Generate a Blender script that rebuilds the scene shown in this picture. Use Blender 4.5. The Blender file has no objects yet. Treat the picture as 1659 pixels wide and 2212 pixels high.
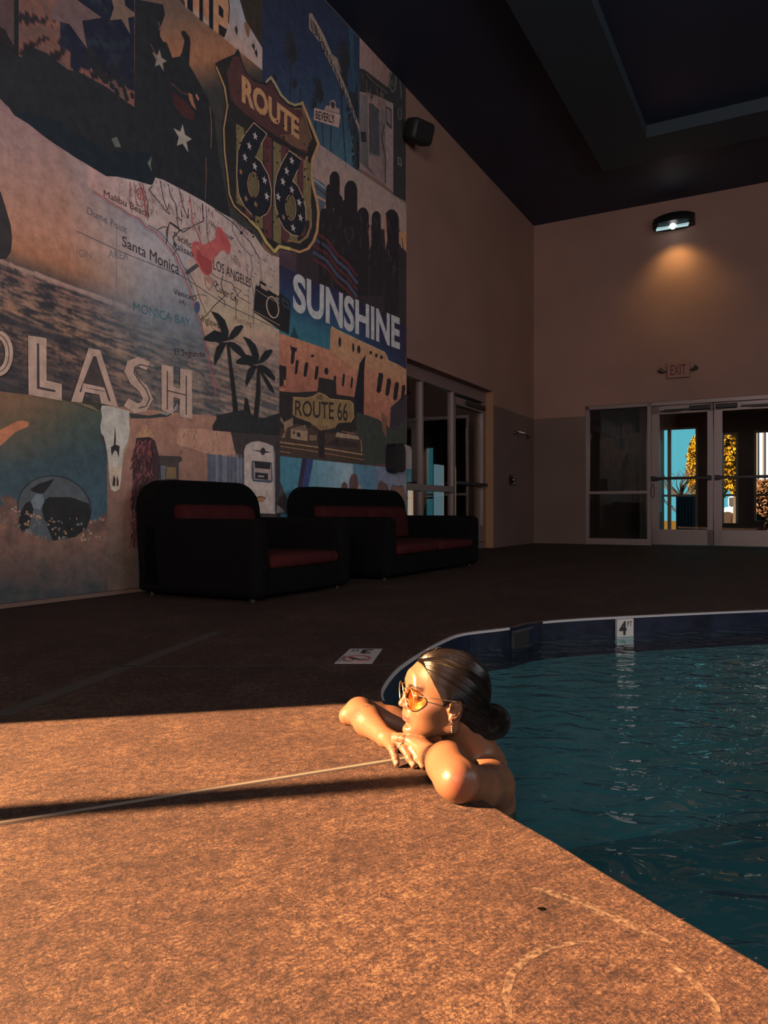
import bpy, bmesh, math, random
import numpy as np
from mathutils import Vector, Matrix
from mathutils.geometry import tessellate_polygon
from mathutils.bvhtree import BVHTree
SC = bpy.context.scene; C = SC.collection
random.seed(7)
# ---------------------------------------------------------------- camera, world, sun, daylight, exposure
EYE = 0.56; FPX = 1620.0; CX = 829.5; HY = 1103.0
cam_d = bpy.data.cameras.new('camera'); cam = bpy.data.objects.new('camera', cam_d); C.objects.link(cam)
cam.location = (0, 0, EYE); cam.rotation_euler = (math.pi/2, 0, 0)
cam_d.sensor_fit = 'VERTICAL'; cam_d.sensor_height = 36.0; cam_d.lens = FPX/2212*36.0
cam_d.shift_y = -(1106.0-HY)/2212; cam_d.clip_start = 0.05
SC.camera = cam
vs = SC.view_settings
vs.view_transform = 'Standard'; vs.look = 'None'; vs.exposure = 0.0; vs.gamma = 1.0; vs.use_curve_mapping = False
W = bpy.data.worlds.new('sky'); SC.world = W; W.use_nodes = True
bg = W.node_tree.nodes['Background']; bg.inputs[0].default_value = (0.12, 0.50, 0.60, 1); bg.inputs[1].default_value = 1.35

SUN_AZ = math.radians(12.5); SUN_EL = math.radians(26.0)
SUN_DIR = Vector((math.cos(SUN_AZ)*math.cos(SUN_EL), math.sin(SUN_AZ)*math.cos(SUN_EL), -math.sin(SUN_EL)))
sd = bpy.data.lights.new('sun', 'SUN'); sd.energy = 74.0; sd.color = (1.0, 0.52, 0.24); sd.angle = math.radians(0.53)
sun = bpy.data.objects.new('sun', sd); C.objects.link(sun); sun.rotation_euler = SUN_DIR.to_track_quat('-Z', 'Y').to_euler()

WD = Vector((0.4817, 0.8763, 0)); WN = Vector((0.8763, -0.4817, 0))      # along the long wall; out of it into the room
CORNER = Vector((2.588, 12.96, 0)); CEIL = 5.48
def room(s, n, z):                                                        # s towards the camera from the far corner, n off the mural wall
    return CORNER - WD*s + WN*n + Vector((0, 0, z))
def daylight(name, loc, target, sx, sy, power, col):                      # sky light entering by an out-of-view window
    d = bpy.data.lights.new(name, 'AREA'); d.shape = 'RECTANGLE'; d.size = sx; d.size_y = sy; d.energy = power; d.color = col
    o = bpy.data.objects.new(name, d); C.objects.link(o); o.location = loc
    o.rotation_euler = (Vector(target)-Vector(loc)).to_track_quat('-Z', 'Y').to_euler()
    return o
daylight('unseen_window_daylight', room(9.5, 9.35, 2.9), room(9.0, 0, 2.5), 4.4, 2.1, 100, (1.0, 0.97, 1.04))
daylight('unseen_window_daylight', room(17.4, 6.1, 3.1), room(0, 2.6, 2.9), 4.0, 2.4, 300, (1.0, 0.83, 0.78))  # unseen front window, added to brighten the end wall

# ---------------------------------------------------------------- helpers
def lin(c):
    return tuple((v/255/12.92 if v <= 10.3 else ((v/255+0.055)/1.055)**2.4) for v in c)
def tag(o, label=None, cat=None, group=None, kind=None):
    if label: o['label'] = label
    if cat: o['category'] = cat
    if group: o['group'] = group
    if kind: o['kind'] = kind
    return o
def empty(name, loc, label=None, cat=None, group=None, rz=0):
    o = bpy.data.objects.new(name, None); C.objects.link(o); o.location = loc; o.rotation_euler = (0, 0, rz); o.empty_display_size = 0.1
    return tag(o, label, cat, group)
def mk(name, verts, faces, mat=None, parent=None, smooth=False, world=True, fmats=None):
    me = bpy.data.meshes.new(name); me.from_pydata([tuple(v) for v in verts], [], [tuple(f) for f in faces]); me.update()
    mats = mat if isinstance(mat, (list, tuple)) else [mat]
    for m in mats:
        if m: me.materials.append(m)
    if fmats is not None: me.polygons.foreach_set('material_index', fmats)
    if smooth: me.polygons.foreach_set('use_smooth', [True]*len(me.polygons))
    o = bpy.data.objects.new(name, me); C.objects.link(o)
    if parent:
        o.parent = parent
        if world:
            m = Matrix.LocRotScale(parent.location, parent.rotation_euler, parent.scale) if parent.parent is None else None
            if m is None:
                pp = parent.parent; m = Matrix.LocRotScale(pp.location, pp.rotation_euler, pp.scale) @ parent.matrix_parent_inverse @ Matrix.LocRotScale(parent.location, parent.rotation_euler, parent.scale)
            o.matrix_parent_inverse = m.inverted()
    return o
class MB:
    def __init__(s): s.v = []; s.f = []; s.m = []
    def add(s, v, f, mi=0):
        b = len(s.v); s.v += [Vector(p) for p in v]; s.f += [tuple(i+b for i in q) for q in f]; s.m += [mi]*len(f); return s
    def box(s, c, ax, ay, az, mi=0, bev=0.0):                             # centre and three half-axis vectors
        c = Vector(c); ax, ay, az = Vector(ax), Vector(ay), Vector(az)
        if bev <= 0:
            v = [c+ax*i+ay*j+az*k for i in (-1, 1) for j in (-1, 1) for k in (-1, 1)]
            f = [(0,1,3,2), (4,6,7,5), (0,4,5,1), (2,3,7,6), (0,2,6,4), (1,5,7,3)]
            return s.add(v, f, mi)
        bm = bmesh.new(); bmesh.ops.create_cube(bm, size=2)
        for q in bm.verts: q.co = Vector((q.co.x*ax.length, q.co.y*ay.length, q.co.z*az.length))
        bmesh.ops.bevel(bm, geom=list(bm.edges), offset=bev, segments=3, profile=0.5, affect='EDGES')
        M = Matrix((ax.normalized(), ay.normalized(), az.normalized())).transposed()
        bm.verts.ensure_lookup_table()
        s.add([c+M@q.co for q in bm.verts], [[q.index for q in f.verts] for f in bm.faces], mi); bm.free(); return s
    def abox(s, x0, x1, y0, y1, z0, z1, mi=0, bev=0.0):
        return s.box(((x0+x1)/2, (y0+y1)/2, (z0+z1)/2), ((x1-x0)/2, 0, 0), (0, (y1-y0)/2, 0), (0, 0, (z1-z0)/2), mi, bev)
    def tube(s, pts, r, n=8, mi=0, closed=False, caps=True):
        pts = [Vector(p) for p in pts]; N = len(pts)
        rr = r if isinstance(r, (list, tuple)) else [r]*N
        b = len(s.v); prev = None
        for i, p in enumerate(pts):
            if closed: t = pts[(i+1) % N]-pts[i-1]
            else: t = pts[min(i+1, N-1)]-pts[max(i-1, 0)]
            t = t.normalized() if t.length > 1e-9 else Vector((0, 0, 1))
            if prev is None:
                u = t.orthogonal().normalized()
            else:
                u = prev-t*prev.dot(t); u = u.normalized() if u.length > 1e-6 else t.orthogonal().normalized()
            prev = u; w = t.cross(u)
            for k in range(n):
                a = 2*math.pi*k/n; s.v.append(p+(u*math.cos(a)+w*math.sin(a))*rr[i])
        for i in range(N if closed else N-1):
            j = (i+1) % N
            for k in range(n):
                k2 = (k+1) % n; s.f.append((b+i*n+k, b+i*n+k2, b+j*n+k2, b+j*n+k)); s.m.append(mi)
        if caps and not closed:
            s.f.append(tuple(b+k for k in range(n-1, -1, -1))); s.m.append(mi)
            s.f.append(tuple(b+(N-1)*n+k for k in range(n))); s.m.append(mi)
        return s
    def ball(s, c, rx, ry, rz, nu=16, nv=10, mi=0, M=None):
        c = Vector(c); b = len(s.v)
        for i in range(nv+1):
            th = math.pi*i/nv
            for k in range(nu):
                a = 2*math.pi*k/nu; p = Vector((rx*math.sin(th)*math.cos(a), ry*math.sin(th)*math.sin(a), rz*math.cos(th)))
                s.v.append(c+(M@p if M else p))
        for i in range(nv):
            for k in range(nu):
                k2 = (k+1) % nu; s.f.append((b+i*nu+k, b+(i+1)*nu+k, b+(i+1)*nu+k2, b+i*nu+k2)); s.m.append(mi)
        return s
    def prism(s, pts, off, mi=0):                                         # polygon pts extruded by the vector off
        n = len(pts); off = Vector(off); P = [Vector(p) for p in pts]
        f = [tuple(range(n)), tuple(range(2*n-1, n-1, -1))]+[(i, i+n, (i+1) % n+n, (i+1) % n) for i in range(n)]
        return s.add(P+[p+off for p in P], f, mi)
    def build(s, name, mat, parent=None, smooth=False, world=True):
        o = mk(name, s.v, s.f, mat, parent, smooth, world, s.m)
        bm = bmesh.new(); bm.from_mesh(o.data); bmesh.ops.recalc_face_normals(bm, faces=bm.faces); bm.to_mesh(o.data); bm.free()
        return o
def mat(name, col, rough=0.6, metal=0.0, var=0.0, scale=20.0, bump=0.0, bscale=80.0, spec=0.5, emit=None, estr=1.0, trans=0.0, coat=0.0):
    m = bpy.data.materials.new(name); m.use_nodes = True; nt = m.node_tree; b = nt.nodes['Principled BSDF']
    b.inputs['Base Color'].default_value = (*col, 1); b.inputs['Roughness'].default_value = rough; b.inputs['Metallic'].default_value = metal
    b.inputs['Specular IOR Level'].default_value = spec; b.inputs['Coat Weight'].default_value = coat
    tc = nt.nodes.new('ShaderNodeTexCoord')
    if var > 0:
        n = nt.nodes.new('ShaderNodeTexNoise'); n.inputs['Scale'].default_value = scale; n.inputs['Detail'].default_value = 6
        r = nt.nodes.new('ShaderNodeMapRange'); r.inputs[1].default_value = 0.3; r.inputs[2].default_value = 0.7; r.inputs[3].default_value = 1-var; r.inputs[4].default_value = 1+var
        x = nt.nodes.new('ShaderNodeMix'); x.data_type = 'RGBA'; x.blend_type = 'MULTIPLY'; x.inputs[0].default_value = 1
        x.inputs[6].default_value = (*col, 1)
        nt.links.new(tc.outputs['Object'], n.inputs['Vector']); nt.links.new(n.outputs[0], r.inputs[0]); nt.links.new(r.outputs[0], x.inputs[7]); nt.links.new(x.outputs[2], b.inputs['Base Color'])
    if bump > 0:
        n = nt.nodes.new('ShaderNodeTexNoise'); n.inputs['Scale'].default_value = bscale; n.inputs['Detail'].default_value = 4
        q = nt.nodes.new('ShaderNodeBump'); q.inputs['Strength'].default_value = bump; q.inputs['Distance'].default_value = 0.01
        nt.links.new(tc.outputs['Object'], n.inputs['Vector']); nt.links.new(n.outputs[0], q.inputs['Height']); nt.links.new(q.outputs[0], b.inputs['Normal'])
    if emit: b.inputs['Emission Color'].default_value = (*emit, 1); b.inputs['Emission Strength'].default_value = estr
    return m
def glass(name, tint, refl=1.45, rough=0.0):                              # thin pane: clear transmission with Fresnel reflection
    m = bpy.data.materials.new(name); m.use_nodes = True; nt = m.node_tree
    nt.nodes.remove(nt.nodes['Principled BSDF']); out = nt.nodes['Material Output']
    t = nt.nodes.new('ShaderNodeBsdfTransparent'); t.inputs[0].default_value = (*tint, 1)
    g = nt.nodes.new('ShaderNodeBsdfGlossy'); g.inputs['Roughness'].default_value = rough
    f = nt.nodes.new('ShaderNodeFresnel'); gg = nt.nodes.new('ShaderNodeNewGeometry'); mr = nt.nodes.new('ShaderNodeMapRange')
    mr.inputs[3].default_value = refl; mr.inputs[4].default_value = 1/refl; nt.links.new(gg.outputs['Backfacing'], mr.inputs[0]); nt.links.new(mr.outputs[0], f.inputs[0])
    x = nt.nodes.new('ShaderNodeMixShader')
    nt.links.new(f.outputs[0], x.inputs[0]); nt.links.new(t.outputs[0], x.inputs[1]); nt.links.new(g.outputs[0], x.inputs[2]); nt.links.new(x.outputs[0], out.inputs[0])
    return m
def px_ray(px, py): return Vector(((px-CX)/FPX, 1.0, (HY-py)/FPX))
def at_z(px, py, z=0.0):                                                  # where a measured line of sight meets the height z
    Y = (EYE-z)*FPX/(py-HY); return Vector(((px-CX)/FPX*Y, Y, z))
def text_mesh(txt, res=3, bold=0.0, shear=0.0):
    cu = bpy.data.curves.new('lettering', 'FONT'); cu.body = txt; cu.size = 1.0; cu.resolution_u = res; cu.offset = bold; cu.shear = shear
    o = bpy.data.objects.new('lettering', cu); C.objects.link(o)
    dg = bpy.context.evaluated_depsgraph_get(); me = bpy.data.meshes.new_from_object(o.evaluated_get(dg))
    v = [q.co.copy() for q in me.vertices]; f = [tuple(p.vertices) for p in me.polygons]
    bpy.data.objects.remove(o); bpy.data.curves.remove(cu); bpy.data.meshes.remove(me)
    return v, f
# ---------------------------------------------------------------- structure: walls, ceiling, deck, pool shell
ROOM_W = 9.5; ROOM_L = 17.5
def wallmat():
    m = mat('painted_wall', lin((150, 112, 94)), 0.75, bump=0.05, bscale=60)
    nt = m.node_tree; b = nt.nodes['Principled BSDF']
    g = nt.nodes.new('ShaderNodeNewGeometry'); sp = nt.nodes.new('ShaderNodeSeparateXYZ'); nt.links.new(g.outputs['Position'], sp.inputs[0])
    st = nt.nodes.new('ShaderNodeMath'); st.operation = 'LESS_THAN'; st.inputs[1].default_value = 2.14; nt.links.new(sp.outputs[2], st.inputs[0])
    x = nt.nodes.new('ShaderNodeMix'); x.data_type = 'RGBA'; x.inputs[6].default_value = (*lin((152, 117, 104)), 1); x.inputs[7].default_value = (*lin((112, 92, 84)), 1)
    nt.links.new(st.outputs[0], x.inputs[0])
    n = nt.nodes.new('ShaderNodeTexNoise'); n.inputs['Scale'].default_value = 1.3; n.inputs['Detail'].default_value = 5; nt.links.new(g.outputs['Position'], n.inputs['Vector'])
    r = nt.nodes.new('ShaderNodeMapRange'); r.inputs[1].default_value = .3; r.inputs[2].default_value = .7; r.inputs[3].default_value = .88; r.inputs[4].default_value = 1.08; nt.links.new(n.outputs[0], r.inputs[0])
    y = nt.nodes.new('ShaderNodeMix'); y.data_type = 'RGBA'; y.blend_type = 'MULTIPLY'; y.inputs[0].default_value = 1
    nt.links.new(x.outputs[2], y.inputs[6]); nt.links.new(r.outputs[0], y.inputs[7]); nt.links.new(y.outputs[2], b.inputs['Base Color'])
    return m
WALL = wallmat()
def rbox(mb, s0, s1, n0, n1, z0, z1, mi=0, bev=0):                        # box in room axes
    c = room((s0+s1)/2, (n0+n1)/2, (z0+z1)/2); return mb.box(c, -WD*abs(s1-s0)/2, WN*abs(n1-n0)/2, (0, 0, abs(z1-z0)/2), mi, bev)
def s_at(px):                                                             # where a column of the photograph meets the mural wall
    k = (px-CX)/FPX; Y = 4.536/(0.5497-k); return (12.96-Y)/0.8763
def nB(px):                                                               # and the end wall
    k = (px-CX)/FPX; return (k*12.96-2.588)/(0.8763+0.4817*k)
def zB(px, py):
    n = nB(px); Y = 12.96-0.4817*n; return EYE+(HY-py)/FPX*Y
def zL(px, py):
    k = (px-CX)/FPX; Y = 4.536/(0.5497-k); return EYE+(HY-py)/FPX*Y
T = 0.30
sW0, sW1 = s_at(1066), s_at(879); WTOP = zL(1058, 843)                    # glazed opening by the corner
SJ, SJ2 = (12.96-1.35)/0.8763, (12.96+1.0)/0.8763                         # sunlit opening beside the camera
w = MB(); 
rbox(w, -T, sW0, -T, 0, 0, CEIL); rbox(w, sW0, sW1, -T, 0, WTOP, CEIL); rbox(w, sW1, SJ, -T, 0, 0, CEIL); rbox(w, SJ, SJ2, -T, 0, 3.1, CEIL); rbox(w, SJ2, ROOM_L, -T, 0, 0, CEIL)
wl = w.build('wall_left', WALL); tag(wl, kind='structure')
nD0, nD1 = nB(1264), nB(1264)+3.02; DTOP = 2.30
w = MB(); rbox(w, -T, 0, 0, nD0, 0, CEIL); rbox(w, -T, 0, nD0, nD1, DTOP, CEIL); rbox(w, -T, 0, nD1, ROOM_W+T, 0, CEIL)
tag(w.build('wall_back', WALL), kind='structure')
w = MB(); rbox(w, 0, 7.2, ROOM_W, ROOM_W+T, 0, CEIL); rbox(w, 11.8, ROOM_L, ROOM_W, ROOM_W+T, 0, CEIL); rbox(w, 7.2, 11.8, ROOM_W, ROOM_W+T, 0, 1.8); rbox(w, 7.2, 11.8, ROOM_W, ROOM_W+T, 4.0, CEIL)
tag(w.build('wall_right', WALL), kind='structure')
w = MB(); rbox(w, ROOM_L, ROOM_L+T, -T, 4.0, 0, CEIL); rbox(w, ROOM_L, ROOM_L+T, 8.2, ROOM_W+T, 0, CEIL); rbox(w, ROOM_L, ROOM_L+T, 4.0, 8.2, 0, 1.8); rbox(w, ROOM_L, ROOM_L+T, 4.0, 8.2, 4.4, CEIL); tag(w.build('wall_front', WALL), kind='structure')
w = MB(); rbox(w, -T, ROOM_L+T, -T, ROOM_W+T, CEIL, CEIL+.3)
tag(w.build('ceiling', mat('navy_ceiling', (0.018, 0.028, 0.056), 0.6, var=0.25, scale=0.7, bump=0.05, bscale=30)), kind='structure')
# raised ceiling tray edges in a lighter paint
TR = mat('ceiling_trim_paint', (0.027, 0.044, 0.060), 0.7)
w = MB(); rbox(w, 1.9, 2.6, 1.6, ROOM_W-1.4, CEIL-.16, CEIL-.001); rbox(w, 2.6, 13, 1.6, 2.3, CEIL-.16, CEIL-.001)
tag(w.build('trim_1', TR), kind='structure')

def deckmat():
    m = bpy.data.materials.new('brushed_concrete'); m.use_nodes = True; nt = m.node_tree; b = nt.nodes['Principled BSDF']
    N = lambda t, **k: (lambda n: [setattr(n, a, v) for a, v in k.items()] and n or n)(nt.nodes.new(t))
    L = nt.links.new
    g = N('ShaderNodeNewGeometry')
    def noise(scale, det, rough=.6, mp=None, dist=0):
        n = N('ShaderNodeTexNoise'); n.inputs['Scale'].default_value = scale; n.inputs['Detail'].default_value = det; n.inputs['Roughness'].default_value = rough; n.inputs['Distortion'].default_value = dist
        L((mp or g).outputs[0] if mp else g.outputs['Position'], n.inputs['Vector']); return n.outputs[0]
    mp = N('ShaderNodeMapping'); mp.inputs['Scale'].default_value = (1, 16, 1); m0 = N('ShaderNodeMapping'); m0.inputs['Rotation'].default_value = (0, 0, math.radians(-40)); L(g.outputs['Position'], m0.inputs[0]); L(m0.outputs[0], mp.inputs[0])
    fine = noise(190, 5, .8); mid = noise(46, 6, .75, None, .35); big = noise(1.7, 5, .6); patch = noise(7, 5, .6); brush = noise(13, 3, .6, mp); worm = noise(60, 3, .55, None, .5); worm2 = noise(24, 4, .6, None, .6)
    def rng(x, a, b_, c, d):
        r = N('ShaderNodeMapRange'); r.inputs[1].default_value = a; r.inputs[2].default_value = b_; r.inputs[3].default_value = c; r.inputs[4].default_value = d; L(x, r.inputs[0]); return r.outputs[0]
    def mul(x, y):
        q = N('ShaderNodeMath'); q.operation = 'MULTIPLY'; L(x, q.inputs[0]); L(y, q.inputs[1]); return q.outputs[0]
    def ridge(x, w_, d):
        wm = N('ShaderNodeMath'); wm.operation = 'SUBTRACT'; wm.inputs[1].default_value = .5; L(x, wm.inputs[0]); wa = N('ShaderNodeMath'); wa.operation = 'ABSOLUTE'; L(wm.outputs[0], wa.inputs[0]); return rng(wa.outputs[0], .0, w_, d, 1.0)
    v = mul(mul(rng(fine, .38, .62, .40, 1.56), rng(mid, .36, .64, .55, 1.40)), mul(mul(rng(big, .3, .7, .72, 1.20), rng(patch, .35, .65, .80, 1.14)), rng(brush, .36, .64, .78, 1.18)))
    v = mul(v, mul(ridge(worm, .030, .45), ridge(worm2, .014, .40)))
    cr = N('ShaderNodeValToRGB'); e = cr.color_ramp.elements; e[0].position = .12; e[0].color = (0.0075, 0.0032, 0.0040, 1); e[1].position = 1.0; e[1].color = (0.125, 0.080, 0.046, 1)
    k = cr.color_ramp.elements.new(.48); k.color = (0.047, 0.025, 0.0175, 1)
    L(rng(v, 0, 2.0, 0, 1), cr.inputs[0]); L(cr.outputs[0], b.inputs['Base Color'])
    b.inputs['Roughness'].default_value = .72; b.inputs['Specular IOR Level'].default_value = .3
    bp = N('ShaderNodeBump'); bp.inputs['Strength'].default_value = .55; bp.inputs['Distance'].default_value = .003; ad = N('ShaderNodeMath'); ad.operation = 'ADD'; L(fine, ad.inputs[0]); L(brush, ad.inputs[1]); L(ad.outputs[0], bp.inputs['Height']); L(bp.outputs[0], b.inputs['Normal'])
    return m
DECK = deckmat()
# pool outline on the deck plane
edge = [(1.90, -.75), (.98, -.02), (.4707, .919), (.405, 1.04), (.339, 1.167), (.286, 1.275), (.239, 1.36), (.205, 1.43), (.176, 1.50), (.135, 1.62), (.092, 1.78), (.052, 1.94), (.018, 2.09), (-.0076, 2.229), (-.012, 2.35), (.0023, 2.471), (.030, 2.621), (.0674, 2.765), (.1516, 3.013), (.2557, 3.274), (.3665, 3.462), (.6013, 3.628), (.804, 3.827), (1.277, 4.013), (2.191, 4.278), (3.4, 4.55), (4.6, 4.45), (5.6, 3.7), (6.0, 2.4), (5.4, .8), (4.2, -.6), (2.9, -1.0)]
def catmull(p, n=8):
    out = []; N_ = len(p)
    for i in range(N_):
        a, b_, c, d = [Vector(p[(i+k) % N_]) for k in (-1, 0, 1, 2)]
        for j in range(n):
            t = j/n; out.append(0.5*((2*b_)+(c-a)*t+(2*a-5*b_+4*c-d)*t*t+(3*b_-a-3*c+d)*t*t*t))
    return out
PE = catmull(edge, 6); NE = len(PE)
def inset(P_, d):                                                          # towards the water (list runs clockwise seen from above)
    out = []
    for i in range(len(P_)):
        t = (P_[(i+1) % len(P_)]-P_[i-1]).normalized(); out.append(P_[i]+Vector((t.y, -t.x))*d)
    return out
def poly_hole(outer, inner, z):
    vs_ = [Vector((p[0], p[1], z)) for p in outer]+[Vector((p[0], p[1], z)) for p in inner]
    tr = tessellate_polygon([[v for v in vs_[:len(outer)]], [v for v in vs_[len(outer):]]]); return vs_, tr
cor = [room(-T, -T, 0), room(ROOM_L+T, -T, 0), room(ROOM_L+T, ROOM_W+T, 0), room(-T, ROOM_W+T, 0)]
P_out = inset(PE, -.006)
v, t = poly_hole([(c.x, c.y) for c in cor], P_out, 0.0)
d = MB(); d.add(v, t)
rings = [(-.006, 0.0), (-.002, -.001), (.0015, -.004), (.003, -.010)]
rp = [[Vector((p.x, p.y, z)) for p in inset(PE, o)] for o, z in rings]
for a, b_ in zip(rp[:-1], rp[1:]):
    d.add(a+b_, [(i, (i+1) % NE, NE+(i+1) % NE, NE+i) for i in range(NE)])
fl_ = d.build('floor', DECK); tag(fl_, kind='structure')
for p in fl_.data.polygons: p.use_smooth = False
def band(o0, z0, o1, z1, i0=0, i1=None):
    A = inset(PE, o0); B_ = inset(PE, o1); i1 = NE if i1 is None else i1; m = MB(); r_ = [i % NE for i in range(i0, i1+1)]
    m.add([Vector((A[i].x, A[i].y, z0)) for i in r_]+[Vector((B_[i].x, B_[i].y, z1)) for i in r_], [(k, k+1, len(r_)+k+1, len(r_)+k) for k in range(len(r_)-1)]); return m
i_gap0 = min(range(NE), key=lambda i: (PE[i]-Vector((.6013, 3.628))).length); i_gap1 = min(range(NE), key=lambda i: (PE[i]-Vector((.804, 3.827))).length)
WHITE = mat('white_trim_tile', (0.34, 0.34, 0.36), 0.3)
NAVY = mat('navy_pool_tile', (0.0065, 0.0080, 0.021), 0.3, var=0.5, scale=9)
m = MB()
i_s = min(range(NE), key=lambda i: (PE[i]-Vector((-.0076, 2.229))).length); i_e = min(range(NE), key=lambda i: (PE[i]-Vector((6.0, 2.4))).length)
for a, b_ in ((i_s, i_gap0), (i_gap1, i_e)):
    A = inset(PE, .003); B_ = inset(PE, .010); r_ = [i % NE for i in range(a, b_+1)]; n = len(r_)
    m.add([Vector((A[i].x, A[i].y, -.004)) for i in r_]+[Vector((B_[i].x, B_[i].y, -.006)) for i in r_]+[Vector((B_[i].x, B_[i].y, -.016)) for i in r_], [(k, k+1, n+k+1, n+k) for k in range(n-1)]+[(n+k, n+k+1, 2*n+k+1, 2*n+k) for k in range(n-1)])
tag(m.build('trim_2', WHITE), kind='structure')
tag(band(.003, -.010, .003, -.20).build('trim_3', NAVY), kind='structure')
PLASTER = mat('pool_plaster', (0.078, 0.130, 0.145), 0.8, var=0.15, scale=1.5)
m = band(.0, -.20, .0, -1.20); A = inset(PE, 0); m.add([Vector((p.x, p.y, -1.2)) for p in A], [tuple(range(NE))]); tag(m.build('floor_pool', PLASTER), kind='structure')
# water
def watermat():
    m = glass('pool_water', (0.46, 0.74, 0.76), 1.33, 0.0); nt = m.node_tree; L = nt.links.new
    g = nt.nodes.new('ShaderNodeNewGeometry')
    mp = nt.nodes.new('ShaderNodeMapping'); mp.inputs['Scale'].default_value = (1, 1.5, 1); L(g.outputs['Position'], mp.inputs[0])
    n1 = nt.nodes.new('ShaderNodeTexNoise'); n1.inputs['Scale'].default_value = 6.5; n1.inputs['Detail'].default_value = 2.8; n1.inputs['Roughness'].default_value = .5; n1.inputs['Distortion'].default_value = .8; L(mp.outputs[0], n1.inputs['Vector'])
    b = nt.nodes.new('ShaderNodeBump'); b.inputs['Strength'].default_value = 1.0; b.inputs['Distance'].default_value = .029; L(n1.outputs[0], b.inputs['Height'])
    for n in nt.nodes:
        if n.type in ('BSDF_GLOSSY', 'FRESNEL'): L(b.outputs[0], n.inputs['Normal'])
    return m
WZ = -.11
m = MB(); A = inset(PE, .001); m.add([Vector((p.x, p.y, WZ)) for p in A], [tuple(range(NE))]); wt = m.build('pool_water', watermat()); wt.data.flip_normals() if wt.data.polygons[0].normal.z < 0 else None; tag(wt, 'teal rippling water filling the curved indoor pool', 'water', kind='stuff')
# metal joint strip in the deck, and its dark gap
J0, J1 = Vector((-3.3, .95, 0)), Vector((.045, 1.672, 0)); J0 = at_z(0, 1778)+(at_z(0, 1778)-at_z(850, 1642))*3.0; J1 = at_z(850, 1642)+(at_z(850, 1642)-at_z(0, 1778)).normalized()*.07
jd = (J1-J0).normalized(); jn = Vector((-jd.y, jd.x, 0)); jl = (J1-J0).length/2; jc = (J0+J1)/2
m = MB(); m.box(jc+Vector((0, 0, .0008)), jd*jl, jn*.0050, (0, 0, .0008)); tag(m.build('trim_4', mat('brass_joint_strip', (0.20, 0.17, 0.14), 0.35, 0.4)), kind='structure')
m = MB(); m.box(jc+jn*.0095+Vector((0, 0, .0003)), jd*jl, jn*.0028, (0, 0, .0004)); m.box(jc-jn*.0085+Vector((0, 0, .0003)), jd*jl, jn*.0022, (0, 0, .0004)); tag(m.build('trim_5', mat('dark_joint_gap', (0.012, 0.01, 0.01), 0.9)), kind='structure')
m = MB(); a_, b_ = at_z(180, 1440), at_z(850, 1436); dd = (b_-a_).normalized(); m.box((a_+b_)/2+Vector((0, 0, .0003)), (b_-a_)/2, Vector((-dd.y, dd.x, 0))*.004, (0, 0, .0004))
a_, b_ = at_z(0, 1545), at_z(470, 1365); dd = (b_-a_).normalized(); m.box((a_+b_)/2+Vector((0, 0, .0003)), (b_-a_)/2, Vector((-dd.y, dd.x, 0))*.03, (0, 0, .0004))
for k in range(9):
    n = .9+k*1.0; rbox(m, .0, 8.0, n, n+.008, 0, .0005)
tag(m.build('trim_6', mat('saw_cut_joint', (0.03, 0.022, 0.02), 0.9)), kind='structure')
# pale scuffs and a chipped hole in the lit concrete
def scuffmat():
    m = bpy.data.materials.new('pale_scuff'); m.use_nodes = True; nt = m.node_tree; b = nt.nodes['Principled BSDF']; b.inputs['Base Color'].default_value = (0.15, 0.11, 0.075, 1); b.inputs['Roughness'].default_value = .8
    t = nt.nodes.new('ShaderNodeBsdfTransparent'); x = nt.nodes.new('ShaderNodeMixShader'); n = nt.nodes.new('ShaderNodeTexNoise'); n.inputs['Scale'].default_value = 110; n.inputs['Detail'].default_value = 5
    g = nt.nodes.new('ShaderNodeNewGeometry'); nt.links.new(g.outputs['Position'], n.inputs['Vector']); r = nt.nodes.new('ShaderNodeMapRange'); r.inputs[1].default_value = .40; r.inputs[2].default_value = .80; r.inputs[4].default_value = .85; nt.links.new(n.outputs[0], r.inputs[0])
    nt.links.new(r.outputs[0], x.inputs[0]); nt.links.new(t.outputs[0], x.inputs[1]); nt.links.new(b.outputs[0], x.inputs[2]); nt.links.new(x.outputs[0], nt.nodes['Material Output'].inputs[0]); return m
SCUFF = scuffmat(); m = MB()
for pts, wd in ([(1150, 1918), (1190, 1928), (1240, 1944), (1290, 1965), (1340, 1988), (1400, 2014), (1470, 2044)], .010), ([(1105, 2200), (1092, 2150), (1104, 2105), (1135, 2070), (1185, 2046), (1240, 2036), (1310, 2034)], .006), ([(1440, 2075), (1500, 2120), (1545, 2170), (1560, 2230)], .005):
    c = [at_z(*p, .0006) for p in pts]; c = [Vector((q.x, q.y)) for q in c]; fine_ = []
    for i in range(len(c)-1):
        for j in range(4): fine_.append(c[i].lerp(c[i+1], j/4))
    n = len(fine_); vv = []
    for i, p in enumerate(fine_):
        t = (fine_[min(i+1, n-1)]-fine_[max(i-1, 0)]).normalized(); q = Vector((-t.y, t.x)); w_ = wd*math.sin(math.pi*(i+.5)/n)**.5; vv += [Vector((p.x+q.x*w_, p.y+q.y*w_, .0006)), Vector((p.x-q.x*w_, p.y-q.y*w_, .0006))]
    m.add(vv, [(2*i, 2*i+1, 2*i+3, 2*i+2) for i in range(n-1)])
o = m.build('scuff_mark', SCUFF, fl_)
m = MB(); c = at_z(1170, 1963, .0008); m.add([c]+[c+Vector((.006*math.cos(a)*(1+.3*math.sin(3*a)), .0045*math.sin(a), 0)) for a in np.linspace(0, 6.283, 13)[:-1]], [(0, i+1, (i+1) % 12+1) for i in range(12)]); m.build('chip_hole', mat('hole_black', (.002, .002, .002), 1.0, spec=0), fl_)

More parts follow.
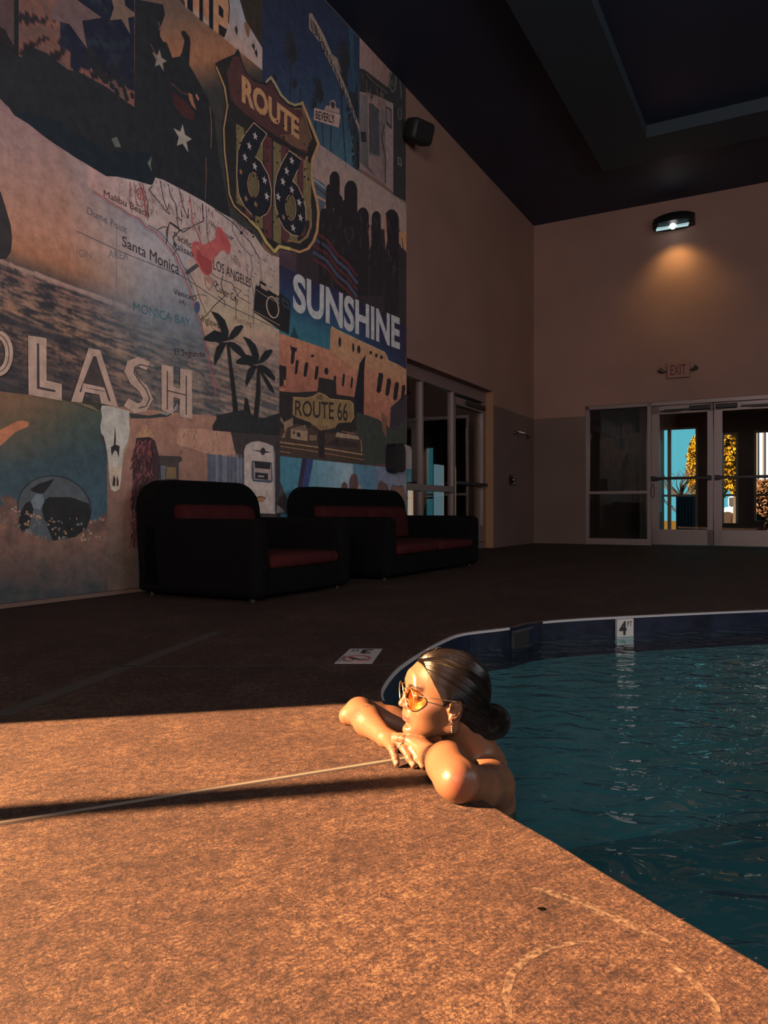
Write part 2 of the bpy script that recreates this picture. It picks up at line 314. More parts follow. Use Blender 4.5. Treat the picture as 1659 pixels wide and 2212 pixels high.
# ---------------------------------------------------------------- glazing
ALU = mat('bronze_aluminium', (0.26, 0.20, 0.19), 0.4, 0.45)
DARKM = mat('black_metal', (0.02, 0.018, 0.018), 0.4, 0.5)
GLZ = glass('window_glass', (0.82, 0.84, 0.84), 1.45)
def pane(mb_s0, s1, n0, n1, z0, z1, name, parent):
    m = MB(); rbox(m, mb_s0, s1, n0, n1, z0, z1); return m.build(name, GLZ, parent)
# corner window with narrow door leaf
win = MB(); f = .055; n0, n1 = -.20, -.12
sm = [sW1, s_at(932), s_at(998), s_at(1050)]
zr = zL(935, 1053)
rbox(win, sW0, sW1, n0, n1, WTOP-.16, WTOP-.001); rbox(win, sW0, sW1, n0, n1, .001, .09)
for s_, w_ in ((sW1-.03, .05), (sm[1], .045), (sm[2], .04), (sW0+.03, .055)): rbox(win, s_-w_/2, s_+w_/2, n0+.015, n1-.0, .09, WTOP-.16)
rbox(win, sm[2], sW1, n0, n1, zr-.04, zr+.04)
wo = win.build('window_1', ALU); tag(wo, kind='structure')
pane(sm[2], sW1, -.165, -.160, .09, WTOP-.16, 'pane', wo)
m = MB(); sd0, sd1 = sW0+.06, sm[2]-.022
for a, b_, c, d_ in ((sd0, sd0+.06, .10, 2.12), (sd1-.04, sd1, .10, 2.12), (sd0, sd1, 2.02, 2.13), (sd0, sd1, .10, .34)): rbox(m, a, b_, n0+.02, n1, c, d_)
dl = m.build('door_1', ALU); tag(dl, kind='structure')
pane(sd0, sd1, -.165, -.160, .3, 2.05, 'pane', dl)
m = MB(); rbox(m, sd0+.02, sd1-.02, -.10, -.06, zL(1030, 1045)-.02, zL(1030, 1045)+.02); m.build('push_bar', DARKM, dl)
m = MB(); rbox(m, sd0+.05, sd0+.75, -.14, -.08, 2.05, 2.11); m.build('door_closer', DARKM, dl)
jt = MB(); rbox(jt, sW0, sW0+.004, -T+.001, -.001, 0, WTOP); tag(jt.build('trim_7', mat('warm_lit_jamb', lin((150, 112, 82)), .7)), kind='structure')  # warm light on the jamb is put into its colour
# sunlit opening: jambs and one slim mullion
m = MB(); SM = (12.96-.486)/.8763
for s_ in (SM,): rbox(m, s_-.029, s_+.029, -.19, -.13, .0, 3.1)
rbox(m, SJ, SJ2, -.20, -.12, 2.98, 3.1); rbox(m, SJ, SJ+.06, -.20, -.12, 0, 3.1); rbox(m, SJ2-.06, SJ2, -.20, -.12, 0, 3.1)
tag(m.build('window_2', ALU), kind='structure')
m = MB()
for s_ in (7.2, 8.7, 10.25, 11.74): rbox(m, s_, s_+.06, ROOM_W+.1, ROOM_W+.18, 1.8, 4.0)
for z in (1.8, 3.94): rbox(m, 7.2, 11.8, ROOM_W+.1, ROOM_W+.18, z, z+.06)
tag(m.build('window_3', ALU), kind='structure')
# corridor behind the corner window
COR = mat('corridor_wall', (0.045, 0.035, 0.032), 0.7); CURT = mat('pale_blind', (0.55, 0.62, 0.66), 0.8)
cor_ = MB(); cs0, cs1, cn = -6.0, sW1+2.2, -3.2
def cwall(mb, gaps, zt=2.6):                                               # far corridor wall with narrow slots added for the blinds
    cur = cs0
    for a, b_, z0, z1 in gaps:
        rbox(mb, cur, a, cn-.03, cn, 0, zt); rbox(mb, a, b_, cn-.03, cn, 0, z0); rbox(mb, a, b_, cn-.03, cn, z1, zt); cur = b_
    rbox(mb, cur, cs1, cn-.03, cn, 0, zt)
def s_far(px, n):                                                          # column of the photograph on a plane n behind the mural wall
    k = (px-CX)/FPX; return None if False else (lambda X0, Y0: (k*Y0-X0)/(-(WD.x)+k*WD.y))((CORNER+WN*n).x, (CORNER+WN*n).y)
slots = []
for a, b_, z1 in ((881, 894, 1.02), (937, 960, 1.62), (973, 986, 1.62)):
    q = sorted((s_far(a, cn), s_far(b_, cn))); slots.append((q[0], q[1], .12, z1))
slots.sort(); cwall(cor_, slots)
rbox(cor_, cs0-.15, cs0, cn, -T, 0, 2.6); rbox(cor_, cs0, -T, -T-.05, -T, 0, 2.6); rbox(cor_, cs1, cs1+.15, cn, -T, 0, 2.6); rbox(cor_, cs0, cs1, cn-.15, -T, 2.6, 2.75); rbox(cor_, cs0, cs1, cn-.15, -T, -.1, 0)
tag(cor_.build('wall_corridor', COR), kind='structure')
# entrance in the end wall: fixed sidelight and two door leaves
def bb(mb, n0, n1, s0, s1, z0, z1, mi=0, bev=0): return rbox(mb, s0, s1, n0, n1, z0, z1, mi, bev)
nS1 = nB(1402); nC = nB(1541); nE = 2*nC-nS1
fr = MB(); a0, a1 = -.10, -.02
bb(fr, nD0+.001, nD0+.06, a0, a1, 0, DTOP-.001); bb(fr, nS1-.03, nS1+.03, a0, a1, 0, DTOP-.001); bb(fr, nE, nE+.06, a0, a1, 0, DTOP-.001); bb(fr, nD0, nD1, a0, a1, DTOP-.06, DTOP-.001)
zrail = zB(1330, 1064)
bb(fr, nD0+.06, nS1-.03, a0, a1, .001, .10); bb(fr, nD0+.06, nS1-.03, a0, a1, zrail-.02, zrail+.025); bb(fr, nE+.06, nD1, a0, a1, 0, .1)
fo = fr.build('window_4', ALU); tag(fo, kind='structure')
gm = MB(); bb(gm, nD0+.06, nS1-.03, -.065, -.06, .10, DTOP-.06); gm.build('pane', GLZ, fo)
def leaf(n0, n1, name):
    m = MB(); st_w = .115
    bb(m, n0, n0+st_w, a0+.01, a1-.005, .02, DTOP-.075); bb(m, n1-st_w*.72, n1, a0+.01, a1-.005, .02, DTOP-.075); bb(m, n0, n1, a0+.01, a1-.005, DTOP-.20, DTOP-.075); bb(m, n0, n1, a0+.01, a1-.005, .02, .26)
    o = m.build(name, ALU); tag(o, kind='structure')
    g = MB(); bb(g, n0+st_w, n1-st_w*.72, -.065, -.06, .26, DTOP-.2); g.build('pane', GLZ, o)
    return o
d2 = leaf(nS1+.035, nC-.006, 'door_2'); d3 = leaf(nC+.006, nE-.005, 'door_3')
zb = zB(1470, 1033)
for o, x0, x1 in ((d2, nS1+.04, nC-.03), (d3, nC+.03, nE-.04)):
    m = MB(); m.box(room(.045, (x0+x1)/2, zb), WN*(x1-x0)/2, WD*.018, (0, 0, .022), 0, .006)
    for q in (x0+.03, x1-.03): m.box(room(.02, q, zb), WN*.035, WD*.035, (0, 0, .035), 0, .006)
    m.build('push_bar', DARKM, o)
    m = MB(); cxn = (x1-.16) if o is d2 else (x0+.16); m.box(room(.03, cxn, DTOP-.135), WN*.15, WD*.03, (0, 0, .035), 0, .01)
    m.box(room(.05, cxn+(-.30 if o is d2 else .42), DTOP-.15), WN*.22, WD*.012, (0, 0, .010)); m.box(room(.08, cxn+(-.42 if o is d2 else .5), DTOP-.165), WN*.16, WD*.012, (0, 0, .008))
    m.build('door_closer', DARKM, o)
m = MB(); nh = nB(1410); zc = zB(1410, 1060)
m.tube([room(.02, nh+.035*math.cos(a)*(1 if True else 0)*(0.55+.45*(1-math.sin(a))/2), zc+.11*math.sin(a)) for a in np.linspace(-math.pi*1.42, math.pi*.42, 24)], .006, 6)
tag(m.build('door_cable', DARKM), 'thin black cable loop hanging on the door frame beside the left push bar', 'cable')
# vestibule beyond the doors
VW = mat('vestibule_brown', (0.10, 0.062, 0.045), 0.6); VD = 2.3
v_ = MB(); lo_, hi_ = nD0-1.2, nD1+1.4
bb(v_, lo_, hi_, -T-VD, -T-.001, DTOP+.05, DTOP+.15)
tag(v_.build('ceiling_vestibule', VW), kind='structure')
v_ = MB(); bb(v_, lo_, hi_, -T-VD, -T, -.10, -.001); tag(v_.build('floor_vestibule', mat('vestibule_mat', (0.05, 0.04, 0.04), .8)), kind='structure')
def n_far(px, s):                                                          # column of the photograph on a plane s behind the end wall
    k = (px-CX)/FPX; X0, Y0 = (CORNER-WD*s).x, (CORNER-WD*s).y; return (k*Y0-X0)/(WN.x-k*WN.y)
def z_far(px, py, s):
    n = n_far(px, s); return EYE+(HY-py)/FPX*(CORNER-WD*s+WN*n).y
sv = -T-VD
v_ = MB(); open_ = [(1445, 1541, 925, 1148), (1561, 1587, 880, 1140), (1632, 1700, 885, 1128)]
# solid piers between the outer panes, head and sill
cuts = []
for a, b_, t_, bt in ((1424, 1505, 925, 1145), (1538, 1543, 925, 1120), (1561, 1592, 935, 1130), (1631, 1720, 930, 1125)):
    cuts.append((n_far(a, sv), n_far(b_, sv), z_far(a, bt, sv), z_far(a, t_, sv)))
cur = lo_
for a, b_, z0, z1 in cuts:
    bb(v_, cur, a, sv-.12, sv, 0, DTOP+.05); bb(v_, a, b_, sv-.12, sv, 0, max(z0, .02)); bb(v_, a, b_, sv-.12, sv, z1, DTOP+.05); cur = b_
bb(v_, cur, hi_, sv-.12, sv, 0, DTOP+.05)
nl = n_far(1424, sv)-.04
bb(v_, lo_, lo_+.1, -T-VD, -T, 0, DTOP+.05); bb(v_, hi_-.1, hi_, -T-VD, -T, 0, DTOP+.05)
bb(v_, nS1-.25, nS1-.15, -T-VD, -T-.3, 0, DTOP+.05)
tag(v_.build('wall_vestibule', VW), kind='structure')
v_ = MB()
for a, b_, z0, z1 in cuts:
    for q in (a, b_): bb(v_, q-.02, q+.02, sv-.06, sv+.02, z0, z1)
    bb(v_, a, b_, sv-.06, sv+.02, z1-.04, z1); bb(v_, a, b_, sv-.06, sv+.02, zrail-.03, zrail+.01)
q = n_far(1446, sv); bb(v_, q-.03, q+.03, sv-.06, sv+.03, cuts[0][2], cuts[0][3])
tag(v_.build('window_5', mat('outer_frame', (0.50, 0.36, 0.26), .5)), kind='structure')

# added pool lamp on the near side wall, put in to tint the water teal
pl_c = Vector((.235, 1.86, -.62)); pdir = Vector((.93, .36, 0)).normalized()
pl = empty('added_pool_lamp', pl_c, 'added round pool lamp, submerged behind the woman to make the water glow teal', 'pool lamp'); pl.location = pl_c
m = MB(); m.tube([pl_c-pdir*.10, pl_c-pdir*.02], .11, 24); m.build('rim', mat('added_lamp_rim', (.3, .3, .3), .3, .8), pl)
m = MB(); m.ball(pl_c-pdir*.02, .03, .085, .085, 20, 10, 0, Matrix.Rotation(math.atan2(pdir.y, pdir.x), 3, 'Z')); m.build('lens', mat('added_lamp_lens', (.6, .8, .8), .3), pl, True)
pd_ = bpy.data.lights.new('added_pool_glow', 'SPOT'); pd_.energy = 26; pd_.color = (.55, .95, 1.0); pd_.spot_size = math.radians(160); pd_.spot_blend = .8; pd_.shadow_soft_size = .08
po = bpy.data.objects.new('added_pool_glow', pd_); C.objects.link(po); po.location = pl_c+pdir*.06; po.rotation_euler = (pdir+Vector((0, 0, -.25))).to_track_quat('-Z', 'Y').to_euler()
# ---------------------------------------------------------------- fittings on the walls
# wall light over the doors
nl_ = nB(1458); zl = zB(1458, 488)
wlp = empty('wall_light', room(0, nl_, zl), 'black wall light with glowing lens high above the entrance doors', 'wall light')
m = MB(); pr = [(0, .16), (.10, .17), (.20, .13), (.27, .04), (.28, -.02), (.20, -.07), (0, -.09)]
hw_ = .30
secs = []
for k in range(9):
    t = -1+2*k/8; sc_ = 1-.32*abs(t)**2.5; secs.append([room(p[0]*sc_, nl_+t*hw_, zl+.02+p[1]*sc_) for p in pr])
v = [p for s_ in secs for p in s_]; npf = len(pr)
m.add(v, [(i*npf+j, i*npf+j+1, (i+1)*npf+j+1, (i+1)*npf+j) for i in range(8) for j in range(npf-1)]+[tuple(range(npf)), tuple(range(8*npf+npf-1, 8*npf-1, -1))])
m.build('housing', mat('black_lamp_housing', (.012, .012, .014), .4), wlp, False)
m = MB(); m.box(room(.20, nl_-.01, zl-.075), WN*.235, (WD*.5+Vector((0, 0, .35))).normalized()*.075, (WD*.35-Vector((0, 0, .5))).normalized()*.012, 0, .005)
m.build('lens', mat('lamp_lens', (.6, .75, .72), .2, emit=(.55, .85, .88), estr=.62), wlp)
m = MB(); m.ball(room(.24, nl_+.0, zl-.085), .05, .05, .045, 14, 8); m.build('bulb', mat('lamp_bulb', (1, 1, 1), .2, emit=(1, .96, .88), estr=6), wlp)
for k in (-.02, .0, .022):
    pass
m = MB()
for k in range(3): m.box(room(.232+.01*k, nl_-.01, zl-.105+.022*k), WN*.22, (WD*.5+Vector((0, 0, .35))).normalized()*.003, WD*.003)
m.build('lens_rib', mat('lens_rib_dark', (.05, .06, .06), .4), wlp)
sl_ = bpy.data.lights.new('wall_light_glow', 'SPOT'); sl_.energy = 26; sl_.color = (1.0, .62, .20); sl_.spot_size = math.radians(115); sl_.spot_blend = 1.0; sl_.shadow_soft_size = .06
so = bpy.data.objects.new('wall_light_glow', sl_); C.objects.link(so); so.location = room(.36, nl_+.02, zl-.22); so.rotation_euler = (Vector(room(0, nl_+.05, zl-1.05))-so.location).to_track_quat('-Z', 'Y').to_euler()
# exit sign with two lamp heads
ne_ = nB(1466); ze = zB(1466, 800)
ex = empty('exit_sign', room(0, ne_, ze), 'beige exit sign with red letters and two lamp heads above the doors', 'exit sign')
m = MB(); m.box(room(.03, ne_, ze), WN*.17, WD*.03, (0, 0, .125), 0, .01); m.build('case', mat('sign_case', lin((150, 114, 100)), .6, spec=.2), ex)
v, f = text_mesh('EXIT', 3, .012); xs = [p.x for p in v]; x0, x1 = min(xs), max(xs); ys = [p.y for p in v]; y1 = max(ys)
mk('lettering', [room(.0615, ne_-.115+(p.x-x0)/(x1-x0)*.23, ze-.075+p.y/y1*.155) for p in v], f, mat('exit_red', (.12, .012, .014), .6), ex)
for sg in (-1, 1):
    m = MB(); m.tube([room(.04, ne_+sg*.16, ze-.01), room(.05, ne_+sg*.21, ze-.01)], .012, 8)
    c = room(.07, ne_+sg*.25, ze+.0); m.tube([c-WN*.045*sg+Vector((0, 0, -.03)), c+WN*.03*sg+Vector((0, 0, .025))], [.018, .040], 12); m.build('lamp_head', mat('lamp_head_dark', (.04, .032, .03), .5), ex, False)
# shower on the long wall near the corner
ss = s_at(1112); zs = zL(1112, 940)
sh = empty('wall_shower', room(ss, 0, zs), 'small chrome shower head on a bent arm, on the wall by the corner', 'shower')
CHR = mat('dull_chrome', (.35, .33, .32), .2, 1.0)
m = MB(); m.tube([room(ss+.04, .0, zs+.03), room(ss+.02, .07, zs+.05), room(ss-.01, .15, zs+.03), room(ss-.03, .20, zs-.02)], .014, 10); m.build('arm', CHR, sh, True)
m = MB(); m.tube([room(ss-.03, .20, zs-.02), room(ss-.04, .225, zs-.06)], [.018, .045], 14); m.build('nozzle', CHR, sh)
m = MB(); m.tube([room(ss+.04, .0, zs+.03), room(ss+.04, .012, zs+.03)], .04, 16); m.build('flange', CHR, sh)
zs2 = zL(1103, 1037); ss2 = s_at(1103)
sh = empty('shower_valve', room(ss2, 0, zs2), 'round dark shower valve with glinting handle, below the shower head', 'valve')
m = MB(); m.tube([room(ss2, .0, zs2), room(ss2, .015, zs2)], .085, 24); m.build('plate', mat('valve_plate', (.05, .045, .045), .3, .8), sh)
m = MB(); m.tube([room(ss2, .015, zs2), room(ss2, .07, zs2)], .028, 14); m.tube([room(ss2, .06, zs2), room(ss2+.02, .065, zs2-.09)], .010, 8); m.build('handle', CHR, sh, True)
# speaker high on the wall past the mural
sp_ = s_at(880); zsp = zL(884, 300)
sk = empty('wall_speaker', room(sp_, 0, zsp), 'black wall speaker on a bracket high at the mural edge', 'speaker')
m = MB(); m.tube([room(sp_+.02, 0, zsp), room(sp_+.02, .10, zsp)], .03, 10); m.build('bracket', DARKM, sk)
m = MB(); ax = (WN*.9+WD*-.35+Vector((0, 0, -.35))).normalized(); c = room(sp_+.04, .17, zsp); u = ax.cross(Vector((0, 0, 1))).normalized(); w_ = u.cross(ax)
m.box(c, ax*.11, u*.16, w_*.125, 0, .055); m.build('cabinet', mat('speaker_black', (.012, .012, .012), .6), sk, True)
m = MB(); m.box(c+ax*.110, ax*.006, u*.12, w_*.085, 0, .005); m.build('grille', mat('grille_black', (.006, .006, .006), .9), sk)
# dispenser at the mural's edge: black body with a bright metal side
zd = zL(868, 992); s0, s1 = s_at(838), s_at(880)
dp = empty('wall_dispenser', room(s_at(860), 0, zd), 'black dispenser with shiny steel side on the wall beside the window', 'dispenser')
pr = [(-.16, -.16), (-.16, .12), (-.12, .17), (.06, .19), (.13, .16), (.16, .10), (.16, -.15), (.10, -.19), (-.12, -.19)]
sdp = s_at(846)
m = MB(); m.prism([room(sdp-x*.8+.02, .001, zd+y*.85) for x, y in pr], WN*.12); m.build('body', mat('dispenser_black', (.012, .012, .013), .5), dp)
m = MB(); m.prism([room(sdp-.16, .02, zd-.12), room(sdp-.16, .15, zd-.12), room(sdp-.16, .15, zd+.10), room(sdp-.16, .13, zd+.14), room(sdp-.16, .09, zd+.155), room(sdp-.16, .02, zd+.155)], -WD*-.045); m.build('steel_side', mat('brushed_steel', (.50, .47, .46), .35, .3), dp)

# ---------------------------------------------------------------- signs on the pool and deck
TILE = mat('white_depth_tile', (.42, .40, .39), .35); BLK = mat('tile_black', (.012, .012, .012), .5)
pc = [at_z(722.6, 1433, .001), at_z(804, 1433, .001), at_z(826, 1402, .001), at_z(756, 1402, .001)]
dt = empty('deck_marker_tile', (pc[0]+pc[2])/2, 'white depth and no diving tile pair set flush in the dark deck', 'marker tile')
m = MB(); m.prism([p-Vector((0, 0, .0005)) for p in pc], (0, 0, .002)); m.build('tile', TILE, dt)
def pt(u_, v_, z=.0032): a = pc[0].lerp(pc[1], u_); b = pc[3].lerp(pc[2], u_); q = a.lerp(b, v_); q.z = z; return q
m = MB(); m.tube([pt(.5+.36*math.cos(a), .26+.19*math.sin(a)) for a in np.linspace(0, 6.283, 33)[:-1]], .0035, 4, 0, True); m.tube([pt(.25, .38), pt(.75, .13)], .003, 4); m.build('prohibition_ring', mat('sign_red', (.22, .05, .05), .5), dt)
m = MB(); m.tube([pt(.28, .30), pt(.42, .27), pt(.60, .20), pt(.72, .22)], .0035, 5); m.tube([pt(.42, .27), pt(.40, .18)], .003, 5); m.ball(pt(.74, .24), .006, .006, .001, 8, 4); m.build('diver_figure', BLK, dt)
v, f = text_mesh('3', 3, .03); ys = [p.y for p in v]; y1 = max(ys); x1 = max(p.x for p in v)
mk('numeral', [pt(.78-p.x/x1*.36, .93-p.y/y1*.30) for p in v], f, BLK, dt)
v, f = text_mesh('FT', 2, .01); y1 = max(p.y for p in v); x1 = max(p.x for p in v)
mk('lettering', [pt(.34-p.x/x1*.26, .93-p.y/y1*.12) for p in v], f, BLK, dt)
v, f = text_mesh('NO DIVING', 2, .0); y1 = max(p.y for p in v); x1 = max(p.x for p in v)
mk('lettering', [pt(.10+p.y/y1*-.06, .06+p.x/x1*.42) for p in v], f, BLK, dt)
# depth marker on the tile band
i4 = min(range(NE), key=lambda i: (PE[i]-Vector((1.277, 4.013))).length); A = inset(PE, .003)
tv = (A[(i4+1) % NE]-A[i4-1]).normalized(); tn = Vector((tv.y, -tv.x)); hwid = .052
c4 = Vector((1.2640, 4.013-.004, 0)); c4 = Vector((A[i4].x, A[i4].y, 0))
dm = empty('depth_marker', (c4.x, c4.y, WZ-.05), 'white tile reading four feet on the navy waterline band', 'depth marker')
T3 = Vector((tv.x, tv.y, 0)); N3 = Vector((tn.x, tn.y, 0))
m = MB(); m.box(c4+N3*.012+Vector((0, 0, -.085)), T3*hwid, N3*.008, (0, 0, .068)); m.build('tile', TILE, dm)
v, f = text_mesh('4', 3, .04); y1 = max(p.y for p in v); x0 = min(p.x for p in v); x1 = max(p.x for p in v)
mk('numeral', [c4+N3*.0212+T3*(-.038+(p.x-x0)/(x1-x0)*.046)+Vector((0, 0, -.098+p.y/y1*.070)) for p in v], f, BLK, dm)
v, f = text_mesh('FT', 3, .01); y1 = max(p.y for p in v); x0 = min(p.x for p in v); x1 = max(p.x for p in v)
mk('lettering', [c4+N3*.0212+T3*(.013+(p.x-x0)/(x1-x0)*.030)+Vector((0, 0, -.056+p.y/y1*.026)) for p in v], f, BLK, dm)
# skimmer mouth in the gap of the white edge
ig = (i_gap0+i_gap1)//2; q = A[ig]; tv = (A[ig+1]-A[ig-1]).normalized(); T3 = Vector((tv.x, tv.y, 0)); N3 = Vector((tv.y, -tv.x, 0)); c = Vector((q.x, q.y, -.075))
sk_ = empty('pool_skimmer', c, 'dark skimmer mouth in the pool edge where the white trim breaks', 'skimmer')
m = MB(); m.box(c+N3*.004+Vector((0, 0, .045)), T3*.11, N3*.004, (0, 0, .006)); m.box(c+N3*.004-Vector((0, 0, .04)), T3*.11, N3*.004, (0, 0, .006)); m.box(c+N3*.004+T3*.105, T3*.006, N3*.004, (0, 0, .045)); m.box(c+N3*.004-T3*.105, T3*.006, N3*.004, (0, 0, .045)); m.build('frame', mat('skimmer_frame', (.03, .03, .035), .5), sk_)
m = MB(); m.box(c+N3*.001, T3*.10, N3*.002, (0, 0, .04)); m.build('flap', BLK, sk_)

# ---------------------------------------------------------------- dark wicker tub seats along the mural
WICK = mat('black_wicker', (.004, .0038, .004), .9, spec=.1, var=.3, scale=60, bump=.8, bscale=140); REDC = mat('red_cushion_fabric', (.050, .010, .011), .95, spec=.1, var=.15, scale=12)
def tub_seat(yw, width, label, name):
    s_ = (12.96-yw)/.8763; o = empty(name, room(s_, .65, 0), label, 'sofa' if width > 1.5 else 'armchair')
    hwd = width/2; d0, d1 = .14, 1.14
    m = MB(); m.box(room(s_, .64, .115), WD*(hwd-.01), WN*.49, (0, 0, .085), 0, .03); m.build('base', WICK, o)
    # back: rounded top corners, gentle backward lean
    prof = []; R = .24
    for k in range(9): a = math.pi/2*k/8; prof.append((hwd-R+R*math.sin(a), .77-R*.75+R*.75*math.cos(a)))
    pts2 = [(-x, z) for x, z in reversed(prof)][::-1]
    outl = [(-x, z) for x, z in prof[::-1]]+prof
    outl = sorted([(-x, z) for x, z in prof])+[(x, z) for x, z in prof]
    lft = [(-x, z) for x, z in prof][::-1]; outl = [(-hwd, .05)]+lft+prof+[(hwd, .05)]
    m = MB(); nn = len(outl)
    fr_ = [room(s_-x, d0+.13+.10*(.77-z)/.77, z) for x, z in outl]; bk = [room(s_-x, d0+.02*(z/.77)*0+.0+.05*(.77-z)/.77, z) for x, z in outl]
    m.add(fr_+bk, [tuple(range(nn)), tuple(range(2*nn-1, nn-1, -1))]+[(i, i+nn, (i+1) % nn+nn, (i+1) % nn) for i in range(nn)]); m.build('backrest', WICK, o)
    for sg in (-1, 1):
        m = MB(); m.box(room(s_+sg*(hwd-.08), .66, .265), WD*.08, WN*.49, (0, 0, .245), 0, .06); m.build('arm', WICK, o)
    nseat = 1 if width < 1.5 else 2; cw = (width-.34)/nseat
    for k in range(nseat):
        c = s_+(k-(nseat-1)/2)*cw
        m = MB(); m.box(room(c, .72, .238), WD*(cw/2-.01), WN*.43, (0, 0, .042), 0, .035); m.build('seat_cushion', REDC, o, True)
        m = MB(); m.box(room(c, .36, .445), WD*(cw/2-.01), WN*.07+Vector((0, 0, -.012)), Vector((0, 0, .155))+WN*-.02, 0, .05); m.build('back_cushion', REDC, o, True)
    for sx in (-1, 1):
        for dn in (.22, 1.06): m = MB(); m.tube([room(s_+sx*(hwd-.08), dn, 0), room(s_+sx*(hwd-.08), dn, .05)], .025, 10); m.build('leg', DARKM, o)
    return o
tub_seat(5.52, 1.12, 'black wicker tub armchair with red cushions, nearer seat along the mural', 'tub_chair')
tub_seat(7.35, 1.95, 'wide black wicker loveseat with red cushions beside the corner window', 'loveseat')
# ---------------------------------------------------------------- the printed wall mural: flat pictures pasted edge to edge on the long wall
GAIN = 5.2
INKM = bpy.data.materials.new('mural_print'); INKM.use_nodes = True
nt = INKM.node_tree; b = nt.nodes['Principled BSDF']; b.inputs['Roughness'].default_value = .55; b.inputs['Specular IOR Level'].default_value = .3
va = nt.nodes.new('ShaderNodeVertexColor'); va.layer_name = 'ink'; g = nt.nodes.new('ShaderNodeNewGeometry'); n = nt.nodes.new('ShaderNodeTexNoise'); n.inputs['Scale'].default_value = 14; n.inputs['Detail'].default_value = 8; n.inputs['Roughness'].default_value = .7
r = nt.nodes.new('ShaderNodeMapRange'); r.inputs[1].default_value = .3; r.inputs[2].default_value = .7; r.inputs[3].default_value = .72; r.inputs[4].default_value = 1.22
x = nt.nodes.new('ShaderNodeMix'); x.data_type = 'RGBA'; x.blend_type = 'MULTIPLY'; x.inputs[0].default_value = 1
nt.links.new(g.outputs['Position'], n.inputs['Vector']); nt.links.new(n.outputs[0], r.inputs[0]); nt.links.new(va.outputs[0], x.inputs[6]); nt.links.new(r.outputs[0], x.inputs[7]); nt.links.new(x.outputs[2], b.inputs['Base Color'])
def wp(px, py, lay=0.0):
    k = (px-CX)/FPX; Y = 4.536/(0.5497-k); z = EYE+(HY-py)/FPX*Y; return Vector((k*Y, Y, z))+WN*(.002+.0003*lay)
def alb(c):
    q = lin(c); g_ = .3*q[0]+.6*q[1]+.1*q[2]; return tuple(min(.80, (v*.78+g_*.22)*GAIN) for v in q)
mural = empty('wall_mural', room(7.4, 0, 0), 'wall-sized collage mural of road-trip pictures covering the long wall', 'mural')
